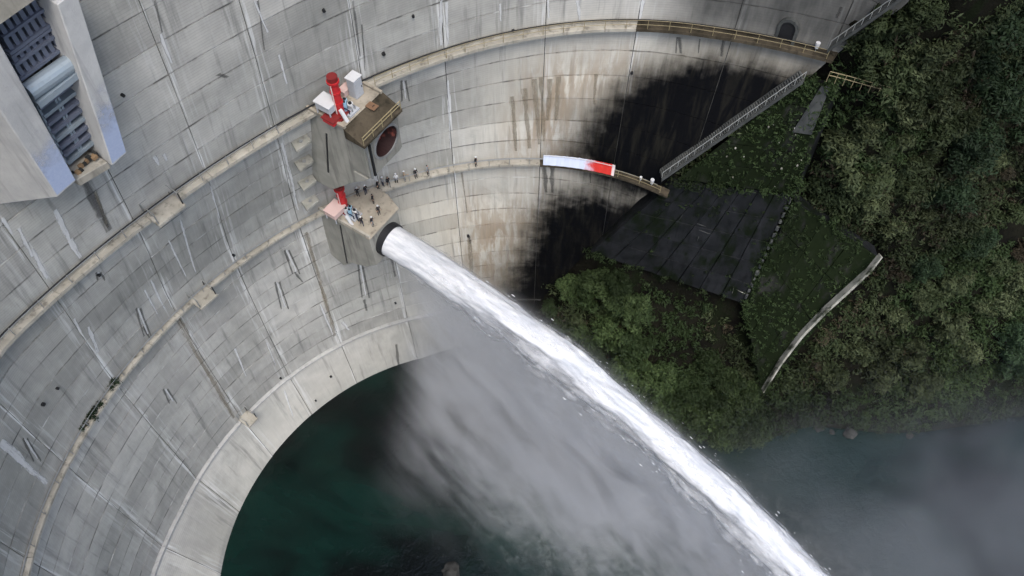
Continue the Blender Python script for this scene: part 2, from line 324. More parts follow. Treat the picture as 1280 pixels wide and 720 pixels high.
def polysd(poly):
    P = [tuple(map(float, p)) for p in poly]; Q = P[1:]+P[:1]; bx0, bx1 = min(p[0] for p in P)-80, max(p[0] for p in P)+80; by0, by1 = min(p[1] for p in P)-80, max(p[1] for p in P)+80
    def sd(x, y):
        if not (bx0 < x < bx1 and by0 < y < by1): return 1e3
        x, y = float(x), float(y); d = 1e9; inside = False
        for (ax, ay), (bx, by) in zip(P, Q):
            ex, ey = bx-ax, by-ay; k = max(0, min(1, ((x-ax)*ex+(y-ay)*ey)/(ex*ex+ey*ey))); d = min(d, math.hypot(x-ax-k*ex, y-ay-k*ey))
            if (ay > y) != (by > y) and x < ax + (y-ay)/(by-ay)*ex: inside = not inside
        return -d if inside else d
    return sd
# stains with outlines of their own, surveyed on the wall: algae, rust run-off, lime-washed and wet grey zones
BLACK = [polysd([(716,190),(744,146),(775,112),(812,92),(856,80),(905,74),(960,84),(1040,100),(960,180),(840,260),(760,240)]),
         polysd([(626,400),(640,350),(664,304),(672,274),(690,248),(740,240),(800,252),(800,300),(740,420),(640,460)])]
BROWN = [polysd([(640,188),(668,100),(700,86),(780,82),(720,130),(700,190)]), polysd([(582,330),(590,262),(625,268),(668,262),(640,320),(612,380)])]
CREAM = [polysd([(585,190),(610,120),(640,70),(700,56),(820,58),(900,62),(1000,76),(1000,100),(860,90),(760,120),(690,150),(670,190)]),
         polysd([(470,262),(520,228),(600,212),(690,208),(800,240),(800,262),(690,262),(640,330),(600,390),(540,390),(520,330)]),
         polysd([(330,700),(345,610),(400,530),(470,460),(560,430),(560,405),(480,420),(400,462),(320,525),(270,600),(240,720)])]
GREY = [polysd([(800,-60),(845,-10),(845,44),(900,52),(1060,90),(1180,0),(1180,-80)])]
def tone(p):
    x, y = pix(p); s = lambda L, w: max(0., min(1., max(.5 - q(x, y)/w for q in L)))
    return (s(BLACK, 96), s(BROWN, 80), max(1.0*s(CREAM[:2], 110), .35*s(CREAM[2:], 60)), s(GREY, 70))
def patch(u_az, v_z, proud, back):
    """a cast concrete piece: curved face with rim, attributes for its stains"""
    nu, nv = len(u_az), len(v_z); V = []; T = []; J = []; UV = []; L = []
    for z in v_z:
        for i, a in enumerate(u_az):
            a = max(a, az_end(z)); p = dam(a, z, proud); V.append(p); T.append(tone(p)); UV.append((a*46.0, z))
            L.append(1. if z in (v_z[0], v_z[-1]) else 0.); J.append(math.exp(-min(abs(a-u_az[0]), abs(a-u_az[-1]))*46/.55))
    Fs = [(j*nu+i, j*nu+i+1, (j+1)*nu+i+1, (j+1)*nu+i) for j in range(nv-1) for i in range(nu-1)]
    rim = [i for i in range(nu)] + [j*nu+nu-1 for j in range(1, nv)] + [(nv-1)*nu+i for i in range(nu-2, -1, -1)] + [j*nu for j in range(nv-2, 0, -1)]
    b = len(V)
    for k in rim:
        j, i = divmod(k, nu); V.append(dam(max(u_az[i], az_end(v_z[j])), v_z[j], -back)); T.append(T[k]); J.append(J[k]); UV.append(UV[k]); L.append(L[k])
    n = len(rim); Fs += [(rim[k], b+k, b+(k+1) % n, rim[(k+1) % n]) for k in range(n)]
    return V, Fs, T, J, UV, L
def patch_obj(name, data, mat, parent):
    V, Fs, T, J, UV, L = data; o0 = ORG[parent.name]
    me = bpy.data.meshes.new(name); me.from_pydata([tuple(v-o0) for v in V], [], Fs)
    bm = bmesh.new(); bm.from_mesh(me); bmesh.ops.recalc_face_normals(bm, faces=bm.faces)
    f0 = bm.faces[:][0]; c = f0.calc_center_median(); n = f0.normal
    if n.x*(CX-c.x-o0[0]) + n.y*(CY-c.y-o0[1]) < 0: bmesh.ops.reverse_faces(bm, faces=bm.faces)
    bm.to_mesh(me); bm.free()
    ca = me.color_attributes.new('tone', 'FLOAT_COLOR', 'POINT'); ca.data.foreach_set('color', np.array(T, 'f').ravel())
    ja = me.attributes.new('joint', 'FLOAT', 'POINT'); ja.data.foreach_set('value', np.array(J, 'f')); la = me.attributes.new('lift', 'FLOAT', 'POINT'); la.data.foreach_set('value', np.array(L, 'f'))
    uv = me.uv_layers.new(name='sz'); idx = np.zeros(len(me.loops), 'i'); me.loops.foreach_get('vertex_index', idx)
    uv.data.foreach_set('uv', np.array(UV, 'f')[idx].ravel()); me.materials.append(mat); return link(name, me, parent)
# solid wall behind the lifts
az_l = np.linspace(JOINTS[-1], JOINTS[0], 60); z_l = np.concatenate([np.linspace(-6, 60, 24), np.linspace(63, 102, 14)])
b = MB(); na = len(az_l); nz = len(z_l); V = [dam(max(a, az_end(z)), z, -.14) for z in z_l for a in az_l] + [dam(max(a, az_end(z)), z, -11) for z in z_l for a in az_l]; q = na*nz
Fs = [(k*q+j*na+i, k*q+j*na+i+1, k*q+(j+1)*na+i+1, k*q+(j+1)*na+i) for k in (0,1) for j in range(nz-1) for i in range(na-1)]
Fs += [(i, i+1, q+i+1, q+i) for i in range(na-1)] + [(q-na+i, q-na+i+1, 2*q-na+i+1, 2*q-na+i) for i in range(na-1)]
Fs += [(j*na+e, (j+1)*na+e, q+(j+1)*na+e, q+j*na+e) for j in range(nz-1) for e in (0, na-1)]
b.add(V, Fs); b.build('wall_core', M['joint'], DAM, smooth=False)
def seen(pts, m=70):
    for p in pts:
        x, y = pix(p)
        if -m < x < 1280+m and -m < y < 720+m: return True
    return False
npan = 0
for k in range(len(JOINTS)-1):
    a1, a0 = JOINTS[k], JOINTS[k+1]
    for ri, (z0, z1) in enumerate(ROWS):
        am = .5*(a0+a1)
        if not seen([dam(a, z) for a in (a0, am, a1) for z in (z0, z1)]): continue
        x, y = pix(dam(am, .5*(z0+z1)))
        if a1 < az_end(z1)+.02: continue                                         # buried in the abutment
        g = .04/46; w = a1-a0; e = [0, .22/46, .7/46]; inner = np.linspace(1.6/46, w-1.6/46, 6)
        us = [a0+g] + [a0+q for q in e[1:]] + [a0+q for q in inner] + [a1-q for q in e[:0:-1]] + [a1-g]
        nv = 4 if ri else 7
        vs_ = [z0+.035, z0+.16] + list(np.linspace(z0, z1, nv+1)[1:-1]) + [z1-.16, z1-.035]
        patch_obj('concrete_panel', patch(us, vs_, random.uniform(0, .045), .20), M['dam'], DAM); npan += 1
print('panels', npan)
# ledges: cast slab lengths between the joints
def ledge(z, depth, th, mat, a_from, a_to, name='walkway_slab', lift=0.):
    for k in range(len(JOINTS)-1):
        a1, a0 = min(JOINTS[k], a_from), max(JOINTS[k+1], a_to)
        if a0 >= a1 or not seen([dam(a, z) for a in (a0, .5*(a0+a1), a1)]): continue
        us = np.linspace(a0+.02/46, a1-.02/46, 10); V = []
        dj = random.uniform(-.03, .03)
        for a in us: dd = depth(a) if callable(depth) else depth; V += [dam(a, z, -.1)+(0,0,lift), dam(a, z, dd+dj)+(0,0,lift), dam(a, z, dd+dj)-(0,0,th), dam(a, z, -.1)-(0,0,th)]
        n = len(us); Fs = [(4*i+c, 4*i+(c+1) % 4, 4*i+4+(c+1) % 4, 4*i+4+c) for i in range(n-1) for c in range(4)] + [(0,1,2,3), (4*n-1,4*n-2,4*n-3,4*n-4)]
        m = MB(); m.add(V, Fs); am = .5*(a0+a1)
        m.build(name, mat(am) if callable(mat) else mat, DAM)
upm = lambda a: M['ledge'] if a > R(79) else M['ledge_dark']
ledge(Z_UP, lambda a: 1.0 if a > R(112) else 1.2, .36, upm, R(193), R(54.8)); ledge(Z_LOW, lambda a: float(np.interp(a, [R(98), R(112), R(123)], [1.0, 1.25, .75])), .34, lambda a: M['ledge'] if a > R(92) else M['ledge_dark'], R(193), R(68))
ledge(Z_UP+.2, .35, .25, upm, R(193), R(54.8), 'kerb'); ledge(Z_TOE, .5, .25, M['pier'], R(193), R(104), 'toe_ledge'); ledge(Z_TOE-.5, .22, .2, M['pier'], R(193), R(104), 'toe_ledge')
# duct and railings along the walkways
for z, off, dz, r in ((Z_UP, .42, .55, .09), (Z_LOW, .30, .35, .06)):
    m = MB(); m.tube([dam(a, z, off)+(0,0,dz) for a in np.linspace(R(190), R(57 if z == Z_UP else 70), 120)], r, 6); m.build('cable_duct', M['black'] if z == Z_UP else M['steel'], DAM)
post = MB(); post.box((0,0,.55), (.03,.03,.55)); post_me = {k: post.mesh('post', M[k]) for k in ('yellow','steel','pale_rail')}
def railing(z, a_from, a_to, off, mat, gap=2.0, parent=DAM, hs=(.55, 1.1)):
    al = np.linspace(a_from, a_to, max(4, int(abs(a_from-a_to)*46/gap)+1)); m = MB()
    fine = np.linspace(a_from, a_to, len(al)*2)
    for h in hs: m.tube([dam(a, z, off)+(0,0,h) for a in fine], .028, 5)
    rl = m.build('railing', M[mat], parent)
    for a in al:
        p = dam(a, z, off)
        if seen([p], 20): link('post', post_me[mat], rl, p, (0,0,a))
railing(Z_UP, R(111), R(55.5), 1.15, 'yellow'); railing(Z_UP, R(180), R(125.5), .93, 'steel', 3.0, hs=(1.0,))
railing(Z_LOW, R(111), R(86.5), .97, 'steel', 2.2, hs=(1.0,)); railing(Z_LOW, R(79.5), R(69.3), .95, 'yellow', 2.2); railing(Z_LOW, R(180), R(127), .68, 'steel', 3.0, hs=(1.0,))
# lime and seep crusts: thin deposits that ran down the wall
def crust(px0, py0, px1, py1, wid, mat, name):
    q0, q1 = on_dam(px0, py0), on_dam(px1, py1)
    if not q0 or not q1: return
    n = 9; V = []; UVc = []; s0 = random.uniform(0, 99)
    for i in range(n):
        t_ = i/(n-1); a = q0[0]+(q1[0]-q0[0])*t_; z = q0[1]+(q1[1]-q0[1])*t_
        if any(abs(z-l) < .5 for l in (Z_UP-.2, Z_LOW-.2)): pass
        ww = wid*.62*(.75+.4*noise.noise((s0, i*.55, 0)))*(1-t_*.3); sh = .10*wid*noise.noise((s0+7, i*.4, 3))
        for d, o in ((-1, .02), (-.4, .03), (.4, .03), (1, .02)): V.append(dam(a+(d*ww+sh)/46, z, o+.045)); UVc.append((d*.5+.5, z))
    Fs = [(4*i+c, 4*i+c+1, 4*i+5+c, 4*i+4+c) for i in range(n-1) for c in range(3)]
    m = MB(); m.add(V, Fs); o = m.build(name, M[mat], DAM); uv = o.data.uv_layers.new(name='run'); idx = np.zeros(len(o.data.loops), 'i'); o.data.loops.foreach_get('vertex_index', idx); uv.data.foreach_set('uv', np.array(UVc, 'f')[idx].ravel())
for c in [(200,42,214,78,.55),(348,68,358,104,.5),(318,0,334,40,.45),(551,0,551,56,.55),(558,2,560,55,.5),(352,178,366,232,.7),(366,232,372,262,.45),(338,156,344,170,.4),
          (262,232,274,272,.35),(84,425,110,440,.0),(110,408,122,440,.75),(92,398,100,415,.5),(188,350,205,385,.5),(205,318,240,352,.0),(293,435,307,470,.5),(22,285,40,320,.6),(38,312,58,348,.7),(2,272,14,292,.5),
          (68,262,86,300,.9),(86,300,100,322,.9),(192,195,198,206,.7),(204,192,208,200,.6),(0,552,58,604,1.2),(722,0,725,24,.55),(804,0,800,24,.6),(685,0,686,22,.35),(625,4,626,26,.35),(409,250,0,0,0),
          (428,402,436,412,.7),(400,380,416,418,.5),(355,488,366,520,.45),(333,428,344,456,.35),(560,100,563,185,.3),(497,290,500,300,0),(210,300,232,345,.35),(225,275,244,340,.4),(180,362,196,392,.4),(420,262,430,300,0)]:
    if c[4] > 0: crust(*c, 'lime', 'lime_streak')
for x0, y0, x1, y1 in [(504,100,507,126),(358,312,370,342),(346,352,356,386),(450,330,457,372),(172,385,184,420),(206,486,216,504),(30,548,46,576),(122,340,126,350)]:   # seeps with a dark rim round a pale heart
    for dx, w_, k_ in ((-4.5,.42,'tar'),(4.5,.38,'tar'),(0,.4,'lime')): crust(x0+dx*.6, y0, x1+dx, y1+(0 if dx else -3), w_, k_, 'seep_streak' if dx else 'lime_streak')
for c in [(193,0,202,40,.35),(322,0,330,62,.3),(441,0,450,70,.4),(452,30,456,88,.25),(368,340,378,352,.45),(455,374,458,388,.6),
          (178,408,188,424,.4),(104,225,136,288,1.5),(849,46,851,66,.55),(905,46,902,70,.6),(846,46,845,66,.25),(875,48,873,66,.25),(680,206,683,240,1.0),(690,206,690,240,.9),(738,212,738,228,.4),
          (272,92,284,96,.9),(495,430,498,458,.9),(505,455,520,462,1.8),(585,292,588,304,.7),(488,318,494,345,.5),(1052,8,1046,22,.4),(0,548,4,552,0)]:
    if c[4] > 0: crust(*c, 'tar', 'seep_streak')
for c in [(222,398,262,470,1.1),(262,470,292,522,1.0),(382,290,400,350,.8),(400,350,418,420,.9),(586,300,590,340,1.1),(668,98,674,180,.9),(676,96,680,176,.8),(688,98,684,150,.9),(698,95,695,150,.9),(745,92,743,130,.6),(655,110,662,185,.9),(577,215,584,266,.35),(118,240,134,284,.5),(640,120,645,188,.8)]:
    crust(*c, 'rust', 'rust_streak')
# weep holes: short dark pipe stubs
def stub(px, py, r=.22):
    q = on_dam(px, py); p = dam(*q); d = dam(q[0], q[1], 1)-p
    m = MB(); m.tube([p-d*.1, p+d*.28], r, 10); m.tube([p-d*.1, p+d*.20], r*.7, 8); m.build('drain_pipe', M['black'], DAM)
for x, y in [(790,90),(122,343),(70,485),(152,118),(516,19),(479,66),(350,472),(494,378),(394,500),(413,470),(52,505),(585,294),(641,37),(404,12),(291,318)]: stub(x, y, random.uniform(.13,.2))
# the arched door at the right end of the upper walkway
q = on_dam(983, 44); a_d = q[0]; p = dam(a_d, Z_UP); nd = (dam(a_d, Z_UP, 1)-p); td = np.array([-nd[1], nd[0], 0])
def arch(w, h): return [(-w, 0), (w, 0), (w, h-w)] + [(w*math.cos(t_), h-w+w*math.sin(t_)) for t_ in np.linspace(.2, math.pi-.2, 7)] + [(-w, h-w)]
m = MB(); o_, i_ = arch(1.05, 2.9), arch(.75, 2.55); n_ = len(o_)
V = [p+nd*d+td*x+np.array([0,0,z]) for d in (.32, -.2) for L in (o_, i_) for x, z in L]
m.add(V, [(k, (k+1) % n_, n_+(k+1) % n_, n_+k) for k in range(n_)] + [(k, (k+1) % n_, 2*n_+(k+1) % n_, 2*n_+k) for k in range(n_)] + [(n_+k, n_+(k+1) % n_, 3*n_+(k+1) % n_, 3*n_+k) for k in range(n_)])
fr = m.build('door_frame', M['step'], DAM); m = MB(); m.prism([p+nd*.1+td*x+np.array([0,0,z]) for x, z in i_], nd*.05); m.build('door_leaf', M['black'], fr)
# corbel steps beside the outlet blocks
for x, y in [(377,172),(381,197),(385,222),(389,247)]:
    az_, z_ = on_dam(x-4, y); p = dam(az_, z_); n_ = dam(az_, z_, 1)-p; t_ = np.array([-n_[1], n_[0], 0]); 
    m = MB(); m.prism([p+t_*.9-n_*.3, p+t_*.9+n_*1.0, p-t_*.9+n_*1.5, p-t_*.9-n_*.3], (0,0,-.38)); cb = m.build('corbel', M['block'], DAM, bevel=.04)
    m = MB(); m.box(p+n_*.6+np.array([0,0,.06]), (.16,.16,.06)); m.build('bolt_plate', M['steel'], cb)
# ---------------------------------------------------------------- gate structure (top left)
NG = np.array([math.cos(R(-33)), math.sin(R(-33)), 0]); TG = np.array([-NG[1], NG[0], 0]); UPV = np.array([0,0,1.]); GREF = dam(R(146), 72)
def gp(n, t, z): return np.array([GREF[0]+NG[0]*n+TG[0]*t, GREF[1]+NG[1]*n+TG[1]*t, z])
GS = empty('gate_structure', gp(4, -2.5, 75), 'concrete gate tower with two steel gates between leaning blue-tinted piers, upper left', 'gate tower')
def pier(tb, tt, zb, zt, n0, n1, zback, name='pier', mat='pier', flare=0.):
    (a0, a1), (b0, b1) = tb, tt
    m = MB(); m.add([gp(n1,a0,zb), gp(n1,a1,zb+.05), gp(n1,b1,zt), gp(n1,b0,zt), gp(n0,a0-flare,zback), gp(n0,a1,zback), gp(n0,b1,zt), gp(n0,b0-flare,zt)],
        [(0,1,2,3),(5,4,7,6),(4,0,3,7),(1,5,6,2),(3,2,6,7),(4,5,1,0)]); return m.build(name, M[mat], GS, bevel=.06)
pr = pier((-1.85, -.42), (.45, 1.95), 74.4, 87.2, -2, 4.5, 72.5); pl = pier((-6.3, -4.6), (-5.85, -3.65), 75.5, 89, -2.5, 4.5, 72.55, flare=2.85)
# bluish light on the lower pier fronts, painted in as colour, fading upward
def blue_tint(a0, a1, b0, b1, z0, z1, par):
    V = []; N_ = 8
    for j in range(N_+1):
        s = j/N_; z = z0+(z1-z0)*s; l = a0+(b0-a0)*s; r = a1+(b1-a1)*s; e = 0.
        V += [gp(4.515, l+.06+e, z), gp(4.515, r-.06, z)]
    m = MB(); m.add(V, [(2*j, 2*j+1, 2*j+3, 2*j+2) for j in range(N_)]); o = m.build('blue_light_tint', M['blue'], par); e = o.data.attributes.new('edge', 'FLOAT', 'POINT'); e.data.foreach_set('value', np.repeat(1-np.arange(N_+1)/N_, 2).astype('f'))
blue_tint(-1.85, -.42, -1.85+2.3*.58, -.42+2.37*.58, 74.6, 81.4, pr); blue_tint(-6.3, -4.6, -6.3+.45*.45, -4.6+.95*.45, 75.7, 81.2, pl)
m = MB(); m.prism([gp(4.2,-4.5,75.3), gp(4.2,-1.9,74.7), gp(-1.5,-1.9,74.7), gp(-1.5,-4.5,75.3)], (0,0,-.7)); m.build('sill_slab', M['ledge'], GS, bevel=.05)
for k in range(9):
    m = MB(); m.box(gp(3.2+.5*random.random(), -4.2+k*.27, 75.2), (.12+.1*random.random(), .1+.12*random.random(), .08+.14*random.random()), NG, TG); m.build('rubble', M['rust_solid' if k % 2 else 'rock'], GS)
m = MB(); m.prism([gp(4.4,-3.8,88.2), gp(4.4,.6,88.2), gp(4.4,.6,91), gp(4.4,-3.8,91)], -NG*6); m.build('lintel', M['ledge'], GS)
m = MB(); m.prism([gp(.6,-5.2,74), gp(.6,1.6,74), gp(.6,2.2,90), gp(.6,-4.6,90)], -NG*2); m.build('back_wall', M['gate_dark'], GS)
m = MB(); m.prism([gp(4.3,.2,81), gp(4.3,.5,87), gp(.6,.6,87), gp(.6,-.6,81)], TG*.06); m.build('guide_plate', M['gate_dark'], GS)
# upper gate: skin plate with vertical ribs and four rails
def tshift(z): return (z-81)*.17
m = MB(); m.prism([gp(2.2,-3.7+tshift(83),83.0), gp(2.2,.2+tshift(83),83.0), gp(2.2,.2+tshift(87.6),87.6), gp(2.2,-3.7+tshift(87.6),87.6)], -NG*.15); ug = m.build('upper_gate', M['gate_dark'], GS)
for z in (83.1, 84.15, 84.75, 85.0, 86.1, 87.2):
    m = MB(); m.box(gp(2.5,-1.75+tshift(z),z), (.28,1.95,.10), NG, TG); m.build('rail', M['gate'], ug)
for k in range(8):
    for z0, z1 in ((83.15,84.1),(84.2,84.7),(85.05,86.05),(86.15,87.15)):
        zc = .5*(z0+z1); m = MB(); m.box(gp(2.42,-3.45+k*.5+tshift(zc),zc), (.2,.15,(z1-z0)/2), NG, TG); m.build('rib', M['gate'], ug)
m = MB(); P0, P1 = gp(3.3,-3.65,82.55), gp(3.3,.15,82.35); m.tube([P0, P1], .62, 16); lb = m.build('lifting_beam', M['beam'], GS, smooth=False)
m = MB(); m.box(gp(3.4,-1.75,81.75), (.55,1.95,.22), NG, TG); m.build('flange', M['beam'], lb)
# lower gate: frame, centre stile, crossbars
m = MB(); m.prism([gp(2.3,-3.9,75.4), gp(2.3,-1.2,75.4), gp(2.3,-.4,81.6), gp(2.3,-3.3,81.6)], -NG*.15); lg = m.build('lower_gate', M['gate_dark'], GS)
def lerp(a, b, s): return a+(b-a)*s
for s0 in (.0, .46, .54, 1.):
    m = MB(); m.prism([gp(2.75,lerp(-3.9,-1.25,s0)-.08,75.5), gp(2.75,lerp(-3.9,-1.25,s0)+.08,75.5), gp(2.75,lerp(-3.3,-.45,s0)+.08,81.5), gp(2.75,lerp(-3.3,-.45,s0)-.08,81.5)], -NG*.4); m.build('stile', M['beam'], lg)
for k in range(9):
    z = 75.6+k*.72; s = (z-75.5)/6; l, r = lerp(-3.9,-3.3,s), lerp(-1.25,-.45,s)
    m = MB(); m.box(gp(2.65,.5*(l+r),z), (.28,(r-l)/2,.13), NG, TG, UPV); m.build('crossbar', M['gate'] if k % 3 else M['beam'], lg)
# ---------------------------------------------------------------- the two outlet blocks
NB = np.array([math.cos(R(-34)), math.sin(R(-34)), 0]); TB = np.array([-NB[1], NB[0], 0])
A_UP, A_LO = np.array([-19.61,57.75,Z_UP]), np.array([-22.54,60.73,Z_LOW])
def bp(A, n, t, z): return A + NB*n + TB*t + UPV*z
def block(name, A, prof, t0, t1, label, deck_n, slits):
    E_ = empty(name, bp(A, 2, .5*(t0+t1), -10), label, 'outlet block')
    m = MB(); m.prism([bp(A, n, t0, z) for n, z in prof], TB*(t1-t0)); m.build('block_body', M['block'], E_, bevel=.05)
    for (n0, z0, n1, z1) in slits:
        m = MB(); d = np.array([n1-n0, z1-z0]); m.prism([bp(A,n0,t0-.03,z0), bp(A,n0+.22,t0-.03,z0), bp(A,n1+.22,t0-.03,z1), bp(A,n1,t0-.03,z1)], TB*.05); m.build('joint_seal', M['black'], E_)
    return E_
UB = block('outlet_block', A_UP, [(-4.5,-.05),(4.0,-.05),(4.0,-6.6),(5.9,-6.6),(5.2,-7.4),(3.4,-8.8),(-.2,-12.5),(-4.5,-12.8)], .45, 5.7, 'upper concrete outlet block with a dark red round opening under a railed deck', None, [(1.2,-2.6,-.2,-9.5)])
m = MB(); m.prism([bp(A_UP,n,t,.0) for n, t in ((-2.5,.2),(4.3,.2),(4.3,5.9),(-2.5,5.9))], (0,0,.22)); dk = m.build('deck', M['deck'], UB, bevel=.05)
m = MB(); m.prism([bp(A_UP,n,.1,z) for n, z in ((4.3,.2),(6.7,-.85),(6.7,-1.2),(4.3,-1.2))], TB*5.9); m.build('sloping_apron', M['ledge_dark'], UB, bevel=.04)
for t_ in (.25, 5.75):
    m = MB(); m.box(bp(A_UP,1.6,t_,.36), (2.9,.14,.15), NB, TB); m.build('kerb', M['deck'], UB)
m = MB()
for h in (-.2, .25): m.tube([bp(A_UP,6.6,.2,h), bp(A_UP,6.6,5.9,h)], .05, 6)
rl = m.build('railing', M['yellow'], UB)
for k in range(5):
    m = MB(); m.tube([bp(A_UP,6.6,.2+k*1.42,-1.1), bp(A_UP,6.6,.2+k*1.42,.3)], .045, 6); m.build('post', M['yellow'], rl)
# round outlet, upper
def ringpipe(A, n, t, z, r, depth, tilt, mo, mi, E_, name, lip=.22, inner_n=-2.0):
    ax = NB*math.cos(tilt) - UPV*math.sin(tilt); uu = np.cross(TB, ax); c = bp(A, n, t, z); N_ = 32; m = MB(); V = []
    for rr, d in ((r+lip, -depth), (r+lip, 0), (r, .04), (r, inner_n)): V += [c+ax*d+rr*(math.cos(2*math.pi*k/N_)*TB+math.sin(2*math.pi*k/N_)*uu) for k in range(N_)]
    m.add(V, [(i*N_+k, i*N_+(k+1) % N_, (i+1)*N_+(k+1) % N_, (i+1)*N_+k) for i in range(3) for k in range(N_)]); o = m.build(name, mo, E_, smooth=False)
    m = MB(); m.add([c+ax*(inner_n+.02)+r*(math.cos(2*math.pi*k/N_)*TB+math.sin(2*math.pi*k/N_)*uu) for k in range(N_)], [tuple(range(N_))]); m.build('valve_disc', mi, o)
    return o, c, ax
def plate_with_hole(A, n0, n1, t0, t1, z0, z1, tc, zc, r, E_):
    N_ = 48; V = []; ang = [2*math.pi*k/N_ for k in range(N_)]
    def edge(a):
        c, s = math.cos(a), math.sin(a); k = min(((t1-tc)/c if c > 0 else (t0-tc)/c) if abs(c) > 1e-6 else 1e9, ((z1-zc)/s if s > 0 else (z0-zc)/s) if abs(s) > 1e-6 else 1e9); return tc+c*k, zc+s*k
    for n in (n1, n0):
        V += [bp(A, n, *edge(a)) for a in ang] + [bp(A, n, tc+r*math.cos(a), zc+r*math.sin(a)) for a in ang]
    q = 2*N_; Fs = []
    for k in range(N_):
        k2 = (k+1) % N_; Fs += [(k, k2, N_+k2, N_+k), (q+k, q+k2, q+N_+k2, q+N_+k), (k, k2, q+k2, q+k), (N_+k, N_+k2, q+N_+k2, q+N_+k)]
    m = MB(); m.add(V, Fs); m.build('front_plate', M['block'], E_)
plate_with_hole(A_UP, 3.9, 6.1, .45, 5.7, -6.62, -1.05, 3.65, -3.75, 1.95, UB)
op, c_, ax_ = ringpipe(A_UP, 6.16, 3.65, -3.75, 1.72, .5, 0., M['steel'], M['black'], UB, 'outlet_ring', .24, -2.1)
m = MB(); V = [bp(A_UP, n, 3.65+1.70*math.cos(2*math.pi*k/32), -3.75+1.70*math.sin(2*math.pi*k/32)) for n in (6.05, 4.05) for k in range(32)]; m.add(V, [(k, (k+1) % 32, 32+(k+1) % 32, 32+k) for k in range(32)]); m.build('red_lining', M['maroon'], op)
for k in range(3):
    m = MB(); d = bp(np.zeros(3), 0, math.sin(2.1*k+.6)*.8, math.cos(2.1*k+.6)*.8); m.box(c_-ax_*1.6+d, (.15,.28,.28), NB, TB); m.build('valve_lug', M['darkred'], op)
for k in range(2):
    m = MB(); m.box(bp(A_UP,6.22,.75+k*.45,-4.2), (.10,.1,2.3), NB, TB, UPV); m.build('guide_rail', M['black'] if k else M['steel'], UB)
LB = block('outlet_block', A_LO, [(-4.5,-.05),(7.3,-.05),(7.5,-5.4),(5.6,-7.4),(3.0,-8.8),(1.2,-10.8),(-1,-9.6),(-4.5,-9.6)], .1, 5.3, 'lower concrete outlet block with the open black nozzle that throws the water jet', None, [(2.7,-.9,1.9,-9.6)])
m = MB(); m.prism([bp(A_LO,n,t,.0) for n, t in ((-3,-.1),(7.6,-.1),(7.6,5.3),(5.2,6.2),(-3,6.2))], (0,0,.25)); m.build('deck', M['deck'], LB, bevel=.05)
m = MB(); m.box(bp(A_LO,3.6,.05,.42), (3.9,.14,.17), NB, TB); m.build('kerb', M['ledge'], LB)
JET_P0 = bp(A_LO, 8.1, 2.75, -3.0); JET_AZ, JET_K, JET_S = R(-34), .0055, -.05
ringpipe(A_LO, 8.1, 2.75, -3.0, 2.0, 3.0, R(3), M['black'], M['black'], LB, 'nozzle_ring', .12, -1.5)
# ---------------------------------------------------------------- plant on the decks
def hoist(px, py, z, h, r, label):
    b = at(px, py, z); E_ = empty('hoist_cylinder', b, label, 'hydraulic cylinder')
    m = MB(); m.tube([b, b+UPV*(h*.92)], r*.72, 18); m.build('barrel', M['red'], E_, smooth=False)
    for f, k in ((.0,1.2),(.34,.86),(.62,.86),(.90,1.0)):
        m = MB(); m.tube([b+UPV*(h*f), b+UPV*(h*f+.22)], r*k, 18); m.build('flange', M['red'], E_)
    m = MB(); m.tube([b+UPV*(h*.90+.2), b+UPV*(h+.25)], r*.85, 14); m.build('end_cap', M['darkred'], E_)
    m = MB(); m.tube([b+np.array([-.2,-r*.8,.3]), b+np.array([-.2,-r*.8,h*.9])], .07, 6); m.build('oil_pipe', M['pink'], E_)
    m = MB(); m.box(b+UPV*.12, (r*1.2, r*1.2, .16), NB, TB); m.build('base_plate', M['darkred'], E_, bevel=.04)
ZU, ZL = Z_UP+.22, Z_LOW+.25
hoist(426,143,ZU,4.7,.60,'tall bright red hydraulic hoist cylinder standing on the upper deck')
hoist(431,262,ZL,4.2,.62,'red hydraulic hoist cylinder on the lower deck, half under the upper block')
def cabinet(name, px, py, z, hx, hy, h, mat, label, legs=0., cat='cabinet', roof=None, door=True):
    b = at(px, py, z); E_ = empty(name, b, label, cat)
    m = MB(); m.box(b+UPV*(legs+h/2), (hx,hy,h/2), NB, TB); bd = m.build('body', mat, E_, bevel=.04)
    m = MB(); m.box(b+UPV*(legs+h+.05), (hx+.08,hy+.08,.05), NB, TB); m.build('roof', roof or M['white'], E_)
    if door:
        m = MB(); m.box(b+NB*(hx+.02)+UPV*(legs+h/2), (.02,hy*.85,h*.42), NB, TB); dr = m.build('door', mat, E_); m = MB(); m.box(b+NB*(hx+.06)+TB*hy*.6+UPV*(legs+h/2), (.03,.03,.12), NB, TB); m.build('handle', M['black'], dr)
    if legs:
        for sx in (-1,1):
            for sy in (-1,1): m = MB(); m.box(b+NB*sx*(hx-.08)+TB*sy*(hy-.08)+UPV*legs/2, (.05,.05,legs/2), NB, TB); m.build('leg', M['greyp'], E_)
cabinet('control_cabinet', 446,118,ZU,.5,.55,2.3,M['greyp'],'tall pale grey control cabinet at the wall side of the upper deck')
cabinet('pump_housing', 412,143,ZU,.9,.7,.8,M['greyp'],'light grey pump housing on legs left of the tall red cylinder',1.0)
cabinet('red_skid', 415,152,ZU,.7,.5,.5,M['red'],'low red machine skid below the grey pump housing',.05,'machine',M['darkred'],False)
cabinet('equipment_box', 438,112,ZU,.35,1.2,.7,M['pink'],'long faded pink box between red cylinder and tall cabinet',.05,'box',M['pink'],False)
cabinet('equipment_box', 404,112,Z_UP,.35,.3,.8,M['white'],'small white box on the upper walkway left of the red cylinder',0,'box',None,False)
cabinet('pump_housing', 421,270,ZL,.8,.95,.75,M['pink'],'pinkish covered housing on brown timber legs on the lower deck',.75,'cabinet',M['pink'],False)
